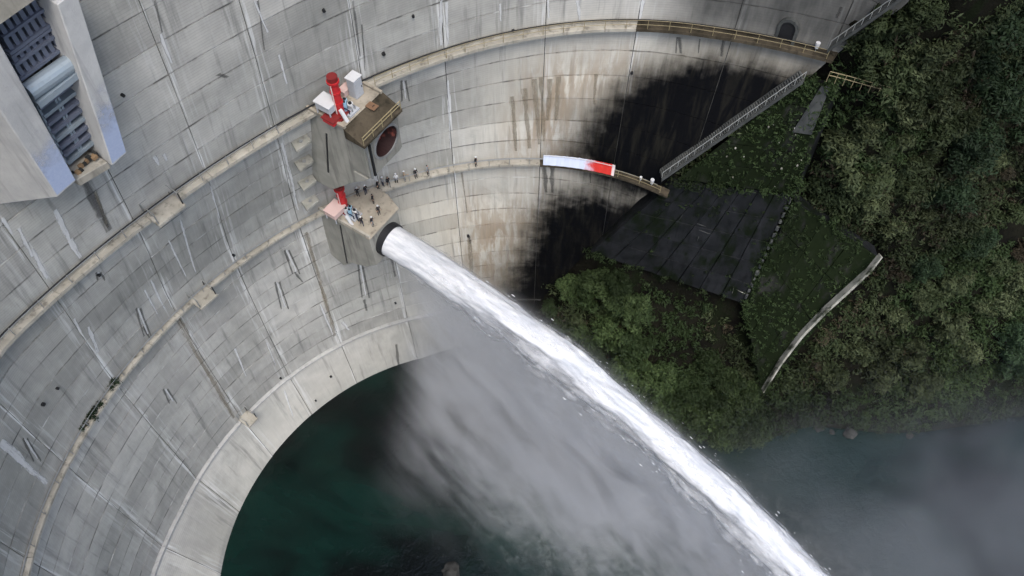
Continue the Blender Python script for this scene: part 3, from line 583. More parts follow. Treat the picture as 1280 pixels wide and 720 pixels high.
def skid(px, py, z, label):
    b = at(px, py, z); E_ = empty('valve_skid', b, label, 'machine')
    m = MB(); m.box(b+UPV*.12, (1.0,.7,.12), NB, TB); m.build('base_frame', M['greyp'], E_)
    for k, (n, t, r, h, mt) in enumerate([(-.5,-.3,.28,1.1,'white'),(.1,-.3,.22,1.3,'lightblue'),(-.4,.3,.25,.9,'lightblue'),(.3,.25,.3,.8,'white')]):
        p = b+NB*n+TB*t; m = MB(); m.tube([p+UPV*.24, p+UPV*h], r, 12); m.build('vessel', M[mt], E_); m = MB(); m.tube([p+UPV*h, p+UPV*(h+.12)], r*.6, 10); m.build('cap', M['black'], E_)
    for k in range(3):
        m = MB(); m.tube([b+NB*(.8)+TB*(-.5+k*.4)+UPV*.3, b+NB*(.8)+TB*(-.5+k*.4)+UPV*.75, b+NB*(-.2)+TB*(-.5+k*.4)+UPV*.75], .07, 6); m.build('pipe', M['steel' if k else 'cloth_navy'], E_)
    m = MB(); m.prism([b+NB*.9-TB*1.0+UPV*.0, b+NB*1.1-TB*1.0, b+NB*.5-TB*1.0+UPV*1.2, b+NB*.3-TB*1.0+UPV*1.2], -TB*.35); m.build('side_chute', M['white'], E_)
skid(434,137,ZU,'white and light blue valve skid beside the tall red cylinder on the upper deck')
skid(440,268,ZL,'white and light blue valve skid among the workers on the lower deck')
for (px, py, z, nm, lb) in ((465,133,ZU,'hatch_cover','square rusty hatch cover on the upper deck'),):
    b = at(px, py, z); E_ = empty(nm, b, lb, 'hatch'); m = MB(); m.box(b+UPV*.05, (.55,.4,.05), NB, TB); m.build('lid', M['brownp'], E_, bevel=.02); m = MB(); m.tube([b+NB*.2-TB*.12+UPV*.1, b+NB*.2-TB*.12+UPV*.2, b+NB*.2+TB*.12+UPV*.2, b+NB*.2+TB*.12+UPV*.1], .025, 5); m.build('handle', M['black'], E_)
# dark davit arm on the wall under the upper block
b = at(445,232,ZL); E_ = empty('davit_crane', b, 'dark steel davit arm against the wall behind the lower deck', 'crane')
m = MB(); m.tube([b, b+UPV*2.2], .12, 8); m.build('mast', M['black'], E_); m = MB(); m.tube([b+UPV*2.1, b+UPV*3.6+TB*1.9+NB*.5], .13, 8); m.build('arm', M['black'], E_)
# little inspection platforms under the walkways and dark gear on the lower one
def balcony(px, py, z, label, w=1.5):
    az_, _ = on_dam(px, py); p = dam(az_, z); n_ = dam(az_, z, 1)-p; t_ = np.array([-n_[1], n_[0], 0]); E_ = empty('inspection_platform', p, label, 'platform')
    m = MB(); m.box(p+n_*.95-UPV*.14, (1.15, w, .18), n_, t_); m.build('slab', M['ledge'], E_, bevel=.04)
    for s in (-1, 1):
        for d in (.15, 1.9): m = MB(); m.tube([p+t_*s*(w-.1)+n_*d, p+t_*s*(w-.1)+n_*d+UPV*1.5], .06, 6); m.build('post', M['black' if s > 0 else 'steel'], E_)
        m = MB(); m.tube([p+t_*s*(w-.1)+n_*.15+UPV*1.5, p+t_*s*(w-.1)+n_*1.9+UPV*1.5], .05, 6); m.build('rail', M['pale_rail'], E_)
    m = MB(); m.tube([p-t_*(w-.1)+n_*.15+UPV*1.5, p+t_*(w-.1)+n_*.15+UPV*1.5], .07, 6); m.build('rail', M['pale_rail'], E_)
balcony(199,262,Z_UP+.12,'small railed inspection platform bulging from the upper walkway'); balcony(250,374,Z_LOW+.12,'small railed inspection platform bulging from the lower walkway',1.2); balcony(304,520,Z_TOE+.5,'small railed inspection platform low on the wall near the toe ledge',.9)
# banner on the lower walkway rail
def banner_mat():
    t = NT('banner_print'); uv = t.n('UVMap', uv_map='uv').outputs[0]; sp = t.n('SeparateXYZ'); t.set(sp.inputs[0], uv); n = t.noise(t.map(uv, (14,2,1)), 1, 3)
    f = t.math('ADD', sp.outputs[0], t.math('MULTIPLY', t.math('SUBTRACT', n, .5), .30)); c = t.mix(t.step(f, .55, .74), (.66,.72,.86), (.62,.035,.025))
    c = t.mix(t.step(sp.outputs[0], .955, .965), c, (.75,.62,.6)); t.pbr(c, .5); return t.m
qa, qb = on_dam(679,197), on_dam(769,208); a0_, a1_ = R(87.0), R(78.2)
def az_at(px, z, off):
    best = min(np.linspace(R(66), R(96), 600), key=lambda a: abs(pix(dam(a, z, off))[0]-px)); return float(best)
a0_, a1_ = az_at(679, Z_LOW+1.0, 1.1), az_at(768, Z_LOW+1.0, 1.1)
BN = empty('banner', dam(.5*(a0_+a1_), Z_LOW, 1.1), 'long white banner with a red right end hung along the lower walkway rail', 'banner')
V = []; UVb = []; nb = 28
for i in range(nb+1):
    a = a0_+(a1_-a0_)*i/nb
    for z, o_ in ((Z_LOW+.15, 1.14), (Z_LOW+1.0, 1.14+.03*math.sin(i*1.3)), (Z_LOW+1.85, 1.14)):
        for d in (0, .02): pass
        V.append(dam(a, z, o_+.02*math.sin(i*2.1))); UVb.append((i/nb, (z-Z_LOW)/1.4))
me = bpy.data.meshes.new('cloth'); me.from_pydata([tuple(v-ORG[BN.name]) for v in V], [], [(3*i+j, 3*i+3+j, 3*i+4+j, 3*i+1+j) for i in range(nb) for j in range(2)])
uv = me.uv_layers.new(name='uv'); idx = np.zeros(len(me.loops), 'i'); me.loops.foreach_get('vertex_index', idx); uv.data.foreach_set('uv', np.array(UVb, 'f')[idx].ravel()); me.materials.append(banner_mat())
cl = link('cloth', me, BN); so = cl.modifiers.new('thickness', 'SOLIDIFY'); so.thickness = .02
m = MB(); m.tube([dam(a, Z_LOW, 1.12)+(0,0,1.87) for a in np.linspace(a0_, a1_, 16)], .04, 6); m.build('top_rope', M['white'], BN)
for i in range(7): m = MB(); p = dam(a0_+(a1_-a0_)*i/6, Z_LOW, .9); m.tube([p, p+UPV*1.9], .04, 6); m.build('pole', M['steel'], BN)
# wall lamps near the right ends of the walkways
for x, y, z, lb in ((1024,54,Z_UP,'white lamp beside the door at the right end of the upper walkway'),(815,222,Z_LOW,'bright white lamp at the right end of the lower walkway'),(801,224,Z_LOW,'small pale lamp left of the bright lamp on the lower walkway')):
    az_ = az_at(x, z+.6, .6) if z == Z_LOW else on_dam(x, y)[0]; p = dam(az_, z, .5); E_ = empty('wall_lamp', p, lb, 'lamp'); s = .7 if 'small' in lb else 1.
    m = MB(); m.tube([p, p+UPV*.5*s], .05, 6); m.build('bracket', M['steel'], E_); m = MB(); m.tube([p+UPV*.5*s, p+UPV*1.15*s], [.2*s,.24*s], 10); m.build('lamp_shade', M['white'], E_, smooth=False)
# ---------------------------------------------------------------- right bank: a steep hillside, y as a function of (x, z)
ctl = []
for c in [(930,560,0),(1000,535,0),(1090,540,0),(1280,520,0),(800,520,3),(850,545,0),(1280,0,62),(1280,260,30),(1150,150,52),(1150,420,14),(1280,400,13),(1060,200,47),(740,450,3.5),(700,400,9),(1110,110,58),(1180,0,71),(1200,250,36),(1200,60,63)]:
    p = at(*c); ctl.append((p[0], p[2], p[1]))
for c in [(985,240,40),(930,375,22),(1100,320,31),(955,485,9),(860,300,33),(1000,330,27),(960,430,15),(920,200,47),(1030,120,58),(960,170,50),(1010,170,49.5),(870,232,42),(800,270,35),(760,300,29),(840,335,27),(900,350,24.5),(1040,290,34.5),(1020,390,21),(930,240,41)]:
    p = at(*c); ctl.append((p[0], p[2], p[1]+2.6))                   # the ground lies a little behind the concrete facing
for a_, z_ in [(55.6,62),(57.5,58.4),(64,51.2),(69.5,43.8),(73.2,38.6),(80.3,24.8),(84.9,15.4),(92.2,3.5)]:
    p = dam(R(a_), z_); ctl += [(p[0], z_, p[1]+.6), (p[0]-7, z_+2, p[1]+7)]
p = dam(R(51.7), 69.3); ctl += [(p[0], 69.3, p[1]+.3), (p[0]-8, 72, p[1]+9), (45, 85, 69), (70, 85, 88), (120, 70, 100), (120, 0, 56), (120, 30, 78), (160, 0, 60), (160, 60, 100), (45, 105, 80), (60, -5, 46), (20, -5, 45), (100, -5, 50), (5,-5,62), (-10, 20, 80), (10, 100, 90)]
ctl = np.array(ctl); S = 30.0
def _phi(d2): return np.where(d2 > 0, .5*d2*np.log(d2+1e-12), 0)
X = ctl[:, :2]/S; n_ = len(X); D2 = ((X[:,None]-X[None])**2).sum(-1); Pm = np.c_[np.ones(n_), X]
Am = np.block([[_phi(D2)+.004*np.eye(n_), Pm], [Pm.T, np.zeros((3,3))]]); co = np.linalg.solve(Am, np.r_[ctl[:,2], 0, 0, 0])
def bank_y(x, z):
    q = np.array([x, z])/S; d2 = ((X-q)**2).sum(1); return float(_phi(d2) @ co[:n_] + co[n_] + co[n_+1:] @ q)
def bank(x, z, rough=True):
    y = bank_y(x, z)
    if rough: y += 1.1*noise.fractal((x*.13, z*.13, 3.3), .9, 2.1, 4) * min(1, max(.15, (z+2)/12))
    return np.array([x, y, z])
def bank_n(x, z, e=.6):
    a = bank(x+e, z, False)-bank(x-e, z, False); b = bank(x, z+e, False)-bank(x, z-e, False); n = np.cross(a, b); n /= np.linalg.norm(n); return n if n[1] < 0 else -n
def soil_mat():
    t = NT('hillside_soil'); p = t.pos(); n1 = t.noise(p, .22, 5, .6); n2 = t.noise(p, 1.6, 5, .7); n3 = t.noise(t.map(p, (.4,.4,.18), (3,9,2)), 1, 5, .6)
    c = t.mix(t.step(n1, .35, .65), (.004,.0037,.003), (.009,.009,.006)); c = t.mix(t.math('MULTIPLY', t.step(n3, .5, .64), .8), c, (.005,.008,.003)); c = t.mix(t.math('MULTIPLY', t.step(n2, .58, .74), .35), c, (.022,.021,.018))
    t.pbr(c, .9, t.bump(t.math('ADD', n2, n1), .8, .3), spec=.05); return t.m
xs = np.arange(-6, 165, 1.15); zs = np.concatenate([np.arange(-6, 74, 1.0), np.arange(75, 112, 3.0)])
V = [bank(x, z) for z in zs for x in xs]; nx = len(xs)
m = MB(); m.add(V, [(j*nx+i, j*nx+i+1, (j+1)*nx+i+1, (j+1)*nx+i) for j in range(len(zs)-1) for i in range(nx-1)])
hs = m.build('hillside', soil_mat(), smooth=True, loc=(60,60,0)); tag(hs, 'steep dark hillside on the right bank', kind='structure')
# ---------------------------------------------------------------- concrete facing of the abutment: panels between recessed joints
def facing(name, corners, nu, nv, mat, label, cat, z_out=.0, rough=.05):
    P = [at(*c) for c in corners]                                     # TL, TR, BR, BL
    E_ = empty(name, .25*sum(P), label, cat)
    def S_(u, v): return (1-v)*((1-u)*P[0]+u*P[1]) + v*((1-u)*P[3]+u*P[2])
    nrm = np.cross(P[1]-P[0], P[3]-P[0]); nrm /= np.linalg.norm(nrm); nrm = nrm if nrm[1] < 0 else -nrm
    m = MB(); m.add([S_(i/6, j/6)-nrm*.25 for j in range(7) for i in range(7)] + [S_(i/6, j/6)-nrm*2.2 for j in range(7) for i in range(7)],
        [(k*49+j*7+i, k*49+j*7+i+1, k*49+(j+1)*7+i+1, k*49+(j+1)*7+i) for k in (0,1) for j in range(6) for i in range(6)] + [(i,i+1,50+i,49+i) for i in range(6)] + [(42+i,43+i,92+i,91+i) for i in range(6)] + [(j*7,j*7+7,56+j*7,49+j*7) for j in range(6)] + [(j*7+6,j*7+13,62+j*7,55+j*7) for j in range(6)])
    m.build('backing', M['joint'] if mat == 'coping' else M['slab'], E_)
    for j in range(nv):
        for i in range(nu):
            g = .005; u0, u1, v0, v1 = (i+g*nu*.5)/nu, (i+1-g*nu*.5)/nu, (j+g*nv*.5)/nv, (j+1-g*nv*.5)/nv; d = random.uniform(-rough, rough)
            q = [S_(u0,v0), S_(u1,v0), S_(u1,v1), S_(u0,v1)]; m = MB(); m.prism([p_+nrm*(d+random.uniform(-.03,.03)) for p_ in q], -nrm*.5); m.build('panel', M[mat], E_, bevel=.03)
    return E_, S_, nrm
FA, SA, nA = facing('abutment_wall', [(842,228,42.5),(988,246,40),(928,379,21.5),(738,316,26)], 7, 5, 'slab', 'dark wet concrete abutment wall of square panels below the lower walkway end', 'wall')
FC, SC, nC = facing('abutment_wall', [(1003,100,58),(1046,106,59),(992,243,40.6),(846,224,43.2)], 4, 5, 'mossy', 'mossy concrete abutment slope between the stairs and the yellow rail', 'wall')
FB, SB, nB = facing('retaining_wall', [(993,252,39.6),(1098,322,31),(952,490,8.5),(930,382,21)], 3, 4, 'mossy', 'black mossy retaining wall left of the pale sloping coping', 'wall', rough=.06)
m = MB(); P0, P1 = at(1101,318,32), at(953,489,9); cp = [at(1101,319,33), at(1086,338,31), at(1062,360,28), at(1032,387,24), at(1002,418,19.3), at(976,452,14.6), at(953,489,10.2)]
for i in range(6):
    a_, b_ = cp[i], cp[i+1]; d = (b_-a_)/np.linalg.norm(b_-a_); sd = np.cross(d, nB); sd /= np.linalg.norm(sd); ud = np.cross(d, sd); w0, w1 = [.05+.17*math.sin(math.pi*(k+.6)/7.2) for k in (i, i+1)]
    m = MB(); m.add([a_+sd*sx*w0+ud*.5*sz for sz in (-1,1) for sx in (-1,1)]+[b_-d*.03+sd*sx*w1+ud*.5*sz for sz in (-1,1) for sx in (-1,1)], [(0,1,3,2),(4,6,7,5),(0,4,5,1),(2,3,7,6),(0,2,6,4),(1,5,7,3)]); m.build('coping_stone', M['coping'], FB, bevel=.04)
# concrete strips, ribs and weathered edge stones on the facing
m = MB(); m.prism([SC(.62,.02)+nC*.3, SC(.86,.02)+nC*.3, SC(.93,.42)+nC*.3, SC(.66,.42)+nC*.3], -nC*.5); m.build('concrete_strip', M['step'], FC, bevel=.05)
for k in range(16):
    s = k/16; c = SA(1.0, .02+s*.95)+nA*.25; m = MB(); m.box(c, (.08+.1*random.random(), .12+.14*random.random(), .2+.25*random.random()), np.array([math.cos(k), math.sin(k), 0]), np.array([-math.sin(k), math.cos(k), 0])); m.build('edge_stone', M['step'], FA, bevel=.05)
for u, v, l, dr in [(.42,.36,.08,0),(.47,.42,.10,0),(.50,.48,.05,1),(.90,.86,.07,1),(.92,.88,.07,0),(.28,.30,.06,1)]:
    a_, b_ = (SA(u,v), SA(u+l,v+.015)) if dr == 0 else (SA(u,v), SA(u+.01,v+l)); m = MB(); m.tube([a_+nA*.18, .5*(a_+b_)+nA*.22, b_+nA*.18], [.02,.05,.02], 5); m.build('lime_seam', M['step'] if u < .8 else M['coping'], FA)
for k in range(14):
    c = SC(random.uniform(.1,.95), random.uniform(.3,1.0))+nC*.2; m = MB(); s = random.uniform(.05,.11); m.box(c, (s,s*.8,s*1.2), np.array([math.cos(k), math.sin(k), 0]), np.array([-math.sin(k), math.cos(k), 0])); m.build('loose_stone', M['coping'], FC, bevel=.03)
# ---------------------------------------------------------------- stairs up the abutment
def stairs(p_from, p_to, nst, name, label, rail, wdt=1.1):
    P0, P1 = p_from, p_to; E_ = empty(name, P0, label, 'stairs'); h = P1-P0; run = np.array([h[0],h[1],0]); L = np.linalg.norm(run); ux = run/L; uy = np.array([-ux[1], ux[0], 0]); uy = uy if uy[1] < 0 else -uy
    m = MB(); m.box((0,0,0), (L/nst*.62, wdt/2, abs(h[2])/nst*.55)); me = m.mesh('step', M['step']); ang = math.atan2(ux[1], ux[0])
    for k in range(nst): link('step', me, E_, P0+h*(k+.5)/nst, (0,0,ang))
    for s in (-1, 1):
        m = MB(); o_ = uy*s*wdt*.55; m.prism([P0+o_-UPV*.5, P1+o_-UPV*.5, P1+o_+UPV*.12, P0+o_+UPV*.12], uy*s*.12); m.build('stringer', M['step'], E_)
    m = MB(); o_ = uy*wdt*.5; m.tube([P0+o_+UPV*1.0, P1+o_+UPV*1.0], .045, 6); r_ = m.build('handrail', M[rail], E_)
    for k in range(0, nst+1, 4): m = MB(); p_ = P0+h*k/nst+o_; m.tube([p_, p_+UPV*1.0], .035, 5); m.build('post', M[rail], r_)
def off_dam(px, py, o): a_, z_ = on_dam(px, py, o); return dam(a_, z_, o)
stairs(off_dam(826,218,1.0), off_dam(1003,94,1.0), 64, 'staircase', 'long grey concrete staircase climbing between the two walkway ends', 'pale_rail')
stairs(off_dam(1038,57,1.0), off_dam(1135,-11,1.0), 36, 'staircase', 'grey staircase with pale rail rising above the upper walkway end', 'pale_rail')
# yellow rail beyond the walkway end
E_ = empty('guard_rail', at(1070,104,58.5), 'thin yellow guard rail crossing the mossy slope right of the upper walkway', 'railing'); pts = [at(1036,94,60.3), at(1060,100,60), at(1085,107,59.4), at(1112,114,58.8)]
for h in (.0, .5): m = MB(); m.tube([p_+UPV*h for p_ in pts], .045, 6); m.build('rail', M['yellow'], E_)
for k in range(8): s = k/7*3; i = min(2, int(s)); p_ = pts[i]+(pts[i+1]-pts[i])*(s-i); m = MB(); m.tube([p_-UPV*.9, p_+UPV*.5], .04, 5); m.build('post', M['yellow'], E_)
# ---------------------------------------------------------------- plants
def leaves(centers, radii, nleaf, size, squash=.8, seed=0, up=.5, surf=.55):
    """leaf faces through clump volumes; returns V, F, per-leaf tint"""
    r = np.random.default_rng(seed); V = []; T = []
    for c, rad in zip(centers, radii):
        k = max(6, int(nleaf*rad*rad)); d = r.normal(size=(k,3)); d /= np.linalg.norm(d, axis=1)[:,None]; rr = rad*(surf+(1-surf)*r.random(k)**.6)*(1+.25*r.normal(size=k)).clip(.5,1.4)
        d[:,2] = np.where(r.random(k) < .6, np.abs(d[:,2]), d[:,2])
        p = np.array(c)+d*rr[:,None]*np.array([1,1,squash])
        nn = d*.6+np.array([0,0,up])+r.normal(size=(k,3))*.45; nn /= np.linalg.norm(nn, axis=1)[:,None]
        a = np.cross(nn, r.normal(size=(k,3))); a /= np.linalg.norm(a, axis=1)[:,None]; b = np.cross(nn, a)
        s = size*(.55+.9*r.random(k))[:,None]; droop = -nn*s*.28
        q = np.stack([p-a*s*1.15+droop, p-b*s*.36, p+a*s*1.15+droop*.6, p+b*s*.36], 1)
        V.append(q.reshape(-1,3)); T.append(np.repeat((r.random(k)*.45+.40*r.random()+.15*(d[:,2]>.2)).clip(0,1), 4))
    V = np.concatenate(V); n = len(V)//4; Fq = np.arange(4*n).reshape(n,4); return V, Fq, np.concatenate(T)
def leafmesh(name, V, Fq, T, mat):
    me = bpy.data.meshes.new(name); n = len(Fq); me.vertices.add(len(V)); me.vertices.foreach_set('co', V.astype('f').ravel()); me.loops.add(4*n); me.loops.foreach_set('vertex_index', Fq.astype('i').ravel())
    me.polygons.add(n); me.polygons.foreach_set('loop_start', np.arange(0,4*n,4,dtype='i')); me.polygons.foreach_set('loop_total', np.full(n,4,'i')); me.update(calc_edges=True)
    at_ = me.attributes.new('leaf', 'FLOAT', 'POINT'); at_.data.foreach_set('value', T.astype('f')); me.materials.append(mat); return me
def clumps(r, R0, H, n):
    C = []; Rd = []
    for _ in range(n):
        a = r.random()*6.283; f = r.random()**.55; h = .35+.65*r.random(); w = R0*f*(1.05-.6*max(0,h-.5)); C.append((w*math.cos(a), w*math.sin(a), H*h)); Rd.append(R0*(.22+.26*r.random()))
    return C, Rd
def tree_proto(seed, R0, H, n, lf, size, mat):
    r = np.random.default_rng(seed); C, Rd = clumps(r, R0, H, n); V, Fq, T = leaves(C, Rd, lf, size, .75, seed)
    crown = leafmesh('crown', V, Fq, T, M[mat]); m = MB(); top = (.15*R0*r.normal(), .15*R0*r.normal(), H*.62); m.tube([(0,0,-1.2), (.05,.03,H*.2), (top[0]*.5,top[1]*.5,H*.42), top], [.05*H*.5+.06,.04*H*.5+.05,.06+.012*H,.05], 7)
    for c in C[:9]:
        z0 = H*(.18+.25*r.random()); m.tube([(0,0,z0), (c[0]*.45, c[1]*.45, .55*(z0+c[2])), c], [.07,.05,.02], 5)
    return crown, m.mesh('trunk', M['bark'], smooth=True)
PROT = {'a': [tree_proto(11+i, 2.7, 5.5, 38, 105, .26, 'leaf_a') for i in range(3)], 'b': [tree_proto(31+i, 2.3, 3.6, 32, 105, .24, 'leaf_b') for i in range(3)],
        'c': [tree_proto(51+i, 2.8, 6.5, 40, 110, .23, 'leaf_c') for i in range(2)], 'd': [tree_proto(71+i, 1.7, 2.6, 22, 150, .17, 'leaf_d') for i in range(2)]}
def solve_bank(px, py):
    d = ray(px, py); lo, hi = 30., None; t_ = 40.
    while t_ < 230:
        p_ = d*t_+np.array([0,0,CAM_Z])
        if p_[1]-bank_y(p_[0], p_[2]) > 0: hi = t_; break
        lo = t_; t_ += 2.
    if hi is None: return None
    for _ in range(18):
        mm = .5*(lo+hi); p_ = d*mm+np.array([0,0,CAM_Z])
        if p_[1]-bank_y(p_[0], p_[2]) > 0: hi = mm
        else: lo = mm
    return p_
def plant(px, py, kind, s, label, group, name='tree', cat='tree', lean=.22):
    p_ = solve_bank(px, py)
    if p_ is None or p_[2] < .2: return
    i = random.randrange(len(PROT[kind])); n = bank_n(p_[0], p_[2]); E_ = empty(name, p_, label, cat, group); cr, tr = PROT[kind][i]
    rot = (-lean*n[1]*-1*1.2, lean*n[0]*1.2, random.uniform(0,6.28)); sc = (s*random.uniform(.9,1.15), s*random.uniform(.9,1.15), s*random.uniform(.85,1.1))
    link('crown', cr, E_, p_, rot, sc); link('trunk', tr, E_, p_, rot, sc)
LOW = [(735,372,1.0),(765,362,.95),(792,378,.8),(700,400,.8),(728,415,1.05),(762,410,1.1),(795,430,1.0),(748,448,.95),(785,466,1.05),(820,470,1.0),(822,505,.95),(858,478,.95),(862,520,1.0),(890,500,.9),(898,538,.9),(920,525,.8),(908,470,.75),(880,455,.8),(925,500,.85),(905,515,.9),(870,500,1.),(840,490,1.),(935,480,.6),(940,530,.8),(915,550,.7),(880,545,.8),(712,350,.7),(745,345,.75),(775,348,.7),(690,375,.6),(845,545,.7),(800,500,.7)]
for x, y, s in LOW: plant(x, y+14, 'a', s*.95, 'leafy dark green tree in the thicket below the abutment wall', 'trees of the thicket below the abutment wall')
DARK = [(1215,60,1.1),(1245,30,1.0),(1262,95,1.15),(1232,140,1.1),(1205,110,.9),(1270,170,1.2),(1190,190,.9),(1262,10,1.0),(1180,245,.85),(1215,300,.7),(1268,450,.8),(1250,420,.7),(1150,330,.6),(1275,240,.9)]
for x, y, s in DARK: plant(x, y+12, 'c', s*1.1, 'deep green tree standing in a dark gap of the right-hand hillside', 'deep green trees on the right-hand hillside')
OL = [(1085,60),(1120,40),(1150,25),(1100,95),(1130,80),(1165,60),(1140,115),(1170,100),(1110,140),(1150,150),(1080,165),(1050,190),(1075,215),(1110,190),(1140,200),(1165,170),(1120,235),(1090,250),(1150,270),(1180,140),(1060,240),(1110,285),(1200,150),(1230,200),(1250,270),(1230,330),(1190,350),(1260,350),(1215,385),(1150,370),(1110,400),(1175,410),(1070,440),(1130,440),(1200,440),(1095,470),(1030,470),(1150,480),(1240,380)]
for x, y in OL: plant(x, y+8, 'b', random.uniform(.75,1.15), 'olive green bush among the dense scrub of the right-hand hillside', 'olive bushes on the right-hand hillside', 'bush', 'bush')
for x, y in [(1180,70),(1190,215),(1160,300),(1075,110),(1245,215),(1030,420),(1115,345),(1265,310),(1010,455),(1205,260)]: plant(x, y+6, 'd', random.uniform(.7,1.0), 'dry brownish shrub among the green scrub of the right-hand hillside', 'dry shrubs on the right-hand hillside', 'shrub', 'shrub')
# tufts rooted on the lower walkway, far left
def fern(px, py, s, label):
    az_, _ = on_dam(px, py); p_ = dam(az_, Z_LOW, .35); E_ = empty('plant_tuft', p_, label, 'plant'); r = np.random.default_rng(int(px))
    C = [p_+np.array([r.normal(0,.28*s), r.normal(0,.28*s), .15+.35*s*r.random()]) for _ in range(6)]; V, Fq, T = leaves(C, [s*(.22+.2*r.random()) for _ in C], 420, .085, .9, int(px), .3, .2)
    link('foliage', leafmesh('foliage', V-p_, Fq, T, M['leaf_c']), E_); m = MB()
    for c in C: m.tube([p_-UPV*.05, .5*(p_+c)+UPV*.1, c], [.03,.02,.01], 5)
    m.build('stems', M['bark'], E_)
for x, y, s, lb in ((97,525,1.0,'dark plant tuft at the left end of the row on the lower walkway, far left'),(104,517,1.2,'second dark plant tuft from the left of the row on the lower walkway'),(111,508,1.1,'third dark plant tuft from the left of the row on the lower walkway'),(117,501,.8,'smallest plant tuft at the right end of the row on the lower walkway'),(142,479,1.1,'lone dark plant tuft on the lower walkway beside a lime-streaked joint')): fern(x, y, s, lb)
# uncountable scrub between them
inA = [polysd([(842,225),(1003,95),(1048,104),(998,250),(1104,320),(953,492),(925,390),(738,318)])]
C = []; Rd = []; tries = 0
SCRUB = {'leaf_b': ([], []), 'leaf_a': ([], []), 'leaf_d': ([], [])}
while tries < 15000:
    tries += 1; x = random.uniform(3, 112); z = random.uniform(.3, 80)**1.0; p_ = bank(x, z); px, py = pix(p_)
    if not (640 < px < 1420 and -120 < py < 600): continue
    if inA[0](px, py) < 6: 
        if random.random() > .05: continue
    a_ = math.atan2(p_[1]-CY, p_[0]-CX)
    if math.hypot(p_[0]-CX, p_[1]-CY) > float(radius(a_, z))-.3 and az_end(z) < a_ < R(120): continue
    if px < 840 and py < 350: continue
    bare = noise.noise((x*.09, z*.09, 8.8))
    if bare < -.34 and random.random() < .7: continue
    k = 'leaf_a' if noise.noise((x*.05, z*.07, 1.5)) > .12 or z < 7 else ('leaf_d' if random.random() < .12 else 'leaf_b'); rd = random.uniform(.3, 1.0)*(1.5 if noise.noise((x*.12, z*.12, 4.4)) > .1 else 1.)
    n = bank_n(x, z); SCRUB[k][0].append(p_+n*rd*.35); SCRUB[k][1].append(rd)
for k, (C, Rd) in SCRUB.items():
    V, Fq, T = leaves(C, Rd, 40, .24, .85, 5, .35, .35); me = leafmesh('hillside_scrub', V-np.array([60,60,0]), Fq, T, M[k]); o = link('hillside_scrub', me, None, (60,60,0)); tag(o, {'leaf_a':'low green','leaf_b':'olive','leaf_d':'dry brown'}[k]+' scrub covering the right-hand hillside', 'scrub', kind='stuff')
    print('scrub', k, len(Fq))
# moss and grass tufts rooted in the facing joints
C = []; Rd = []
for S_, nn, cnt in ((SC, nC, 420), (SB, nB, 420), (SA, nA, 120)):
    for _ in range(cnt):
        u, v = random.random(), random.random(); 
        if S_ is SA and v > .25 and random.random() < .8: continue
        C.append(S_(u, v)+nn*.12); Rd.append(random.uniform(.15,.5))
for S_, nn in ((SC, nC), (SB, nB), (SA, nA)):                          # plants overhanging the ragged edges
    for _ in range(150):
        e = random.random(); side = random.randrange(4); u, v = [(e, 0), (1, e), (e, 1), (0, e)][side]
        if S_ is SA and side == 3 or S_ is SC and side == 3: continue
        if noise.noise((e*6, side*3.1, S_(0,0)[0])) < -.15: continue
        C.append(S_(u+random.gauss(0,.02), v+random.gauss(0,.02))+nn*random.uniform(0,.3)); Rd.append(random.uniform(.3,.85))
V, Fq, T = leaves(C, Rd, 70, .16, .8, 9, .3, .3); o = link('moss_tufts', leafmesh('moss_tufts', V-np.array([35,62,40]), Fq, T, M['leaf_a']), None, (35,62,40)); tag(o, 'small grass and moss tufts on the abutment concrete', 'moss', kind='stuff')
# shoreline boulders
def boulder_mesh(seed):
    bm = bmesh.new(); bmesh.ops.create_icosphere(bm, subdivisions=3, radius=1)
    for v in bm.verts: v.co *= 1+.35*noise.fractal(v.co*1.3+Vector((seed*7.1,0,0)), 1, 2, 3); v.co.z *= .65
    me = bpy.data.meshes.new('boulder'); bm.to_mesh(me); bm.free(); me.materials.append(M['rock']); return me
BM_ = [boulder_mesh(i) for i in range(4)]
for k, (x, y, s) in enumerate([(1006,531,.6),(1024,534,.9),(1040,540,.5),(1062,542,1.1),(1137,545,.6)]):
    o = link('boulder', BM_[k % 4], None, at(x, y, .1), (0,0,k*1.3), s*.85); tag(o, 'wet grey boulder in the row along the river edge', 'boulder', 'boulders along the river edge')
for k, (x, y, s, lb) in enumerate([(565,716,1.3,'dark rock breaking the pool surface at the bottom of the picture')]):
    o = link('boulder', BM_[k], None, at(x, y, -.1), (0,0,k*2.3), s); tag(o, lb, 'rock')
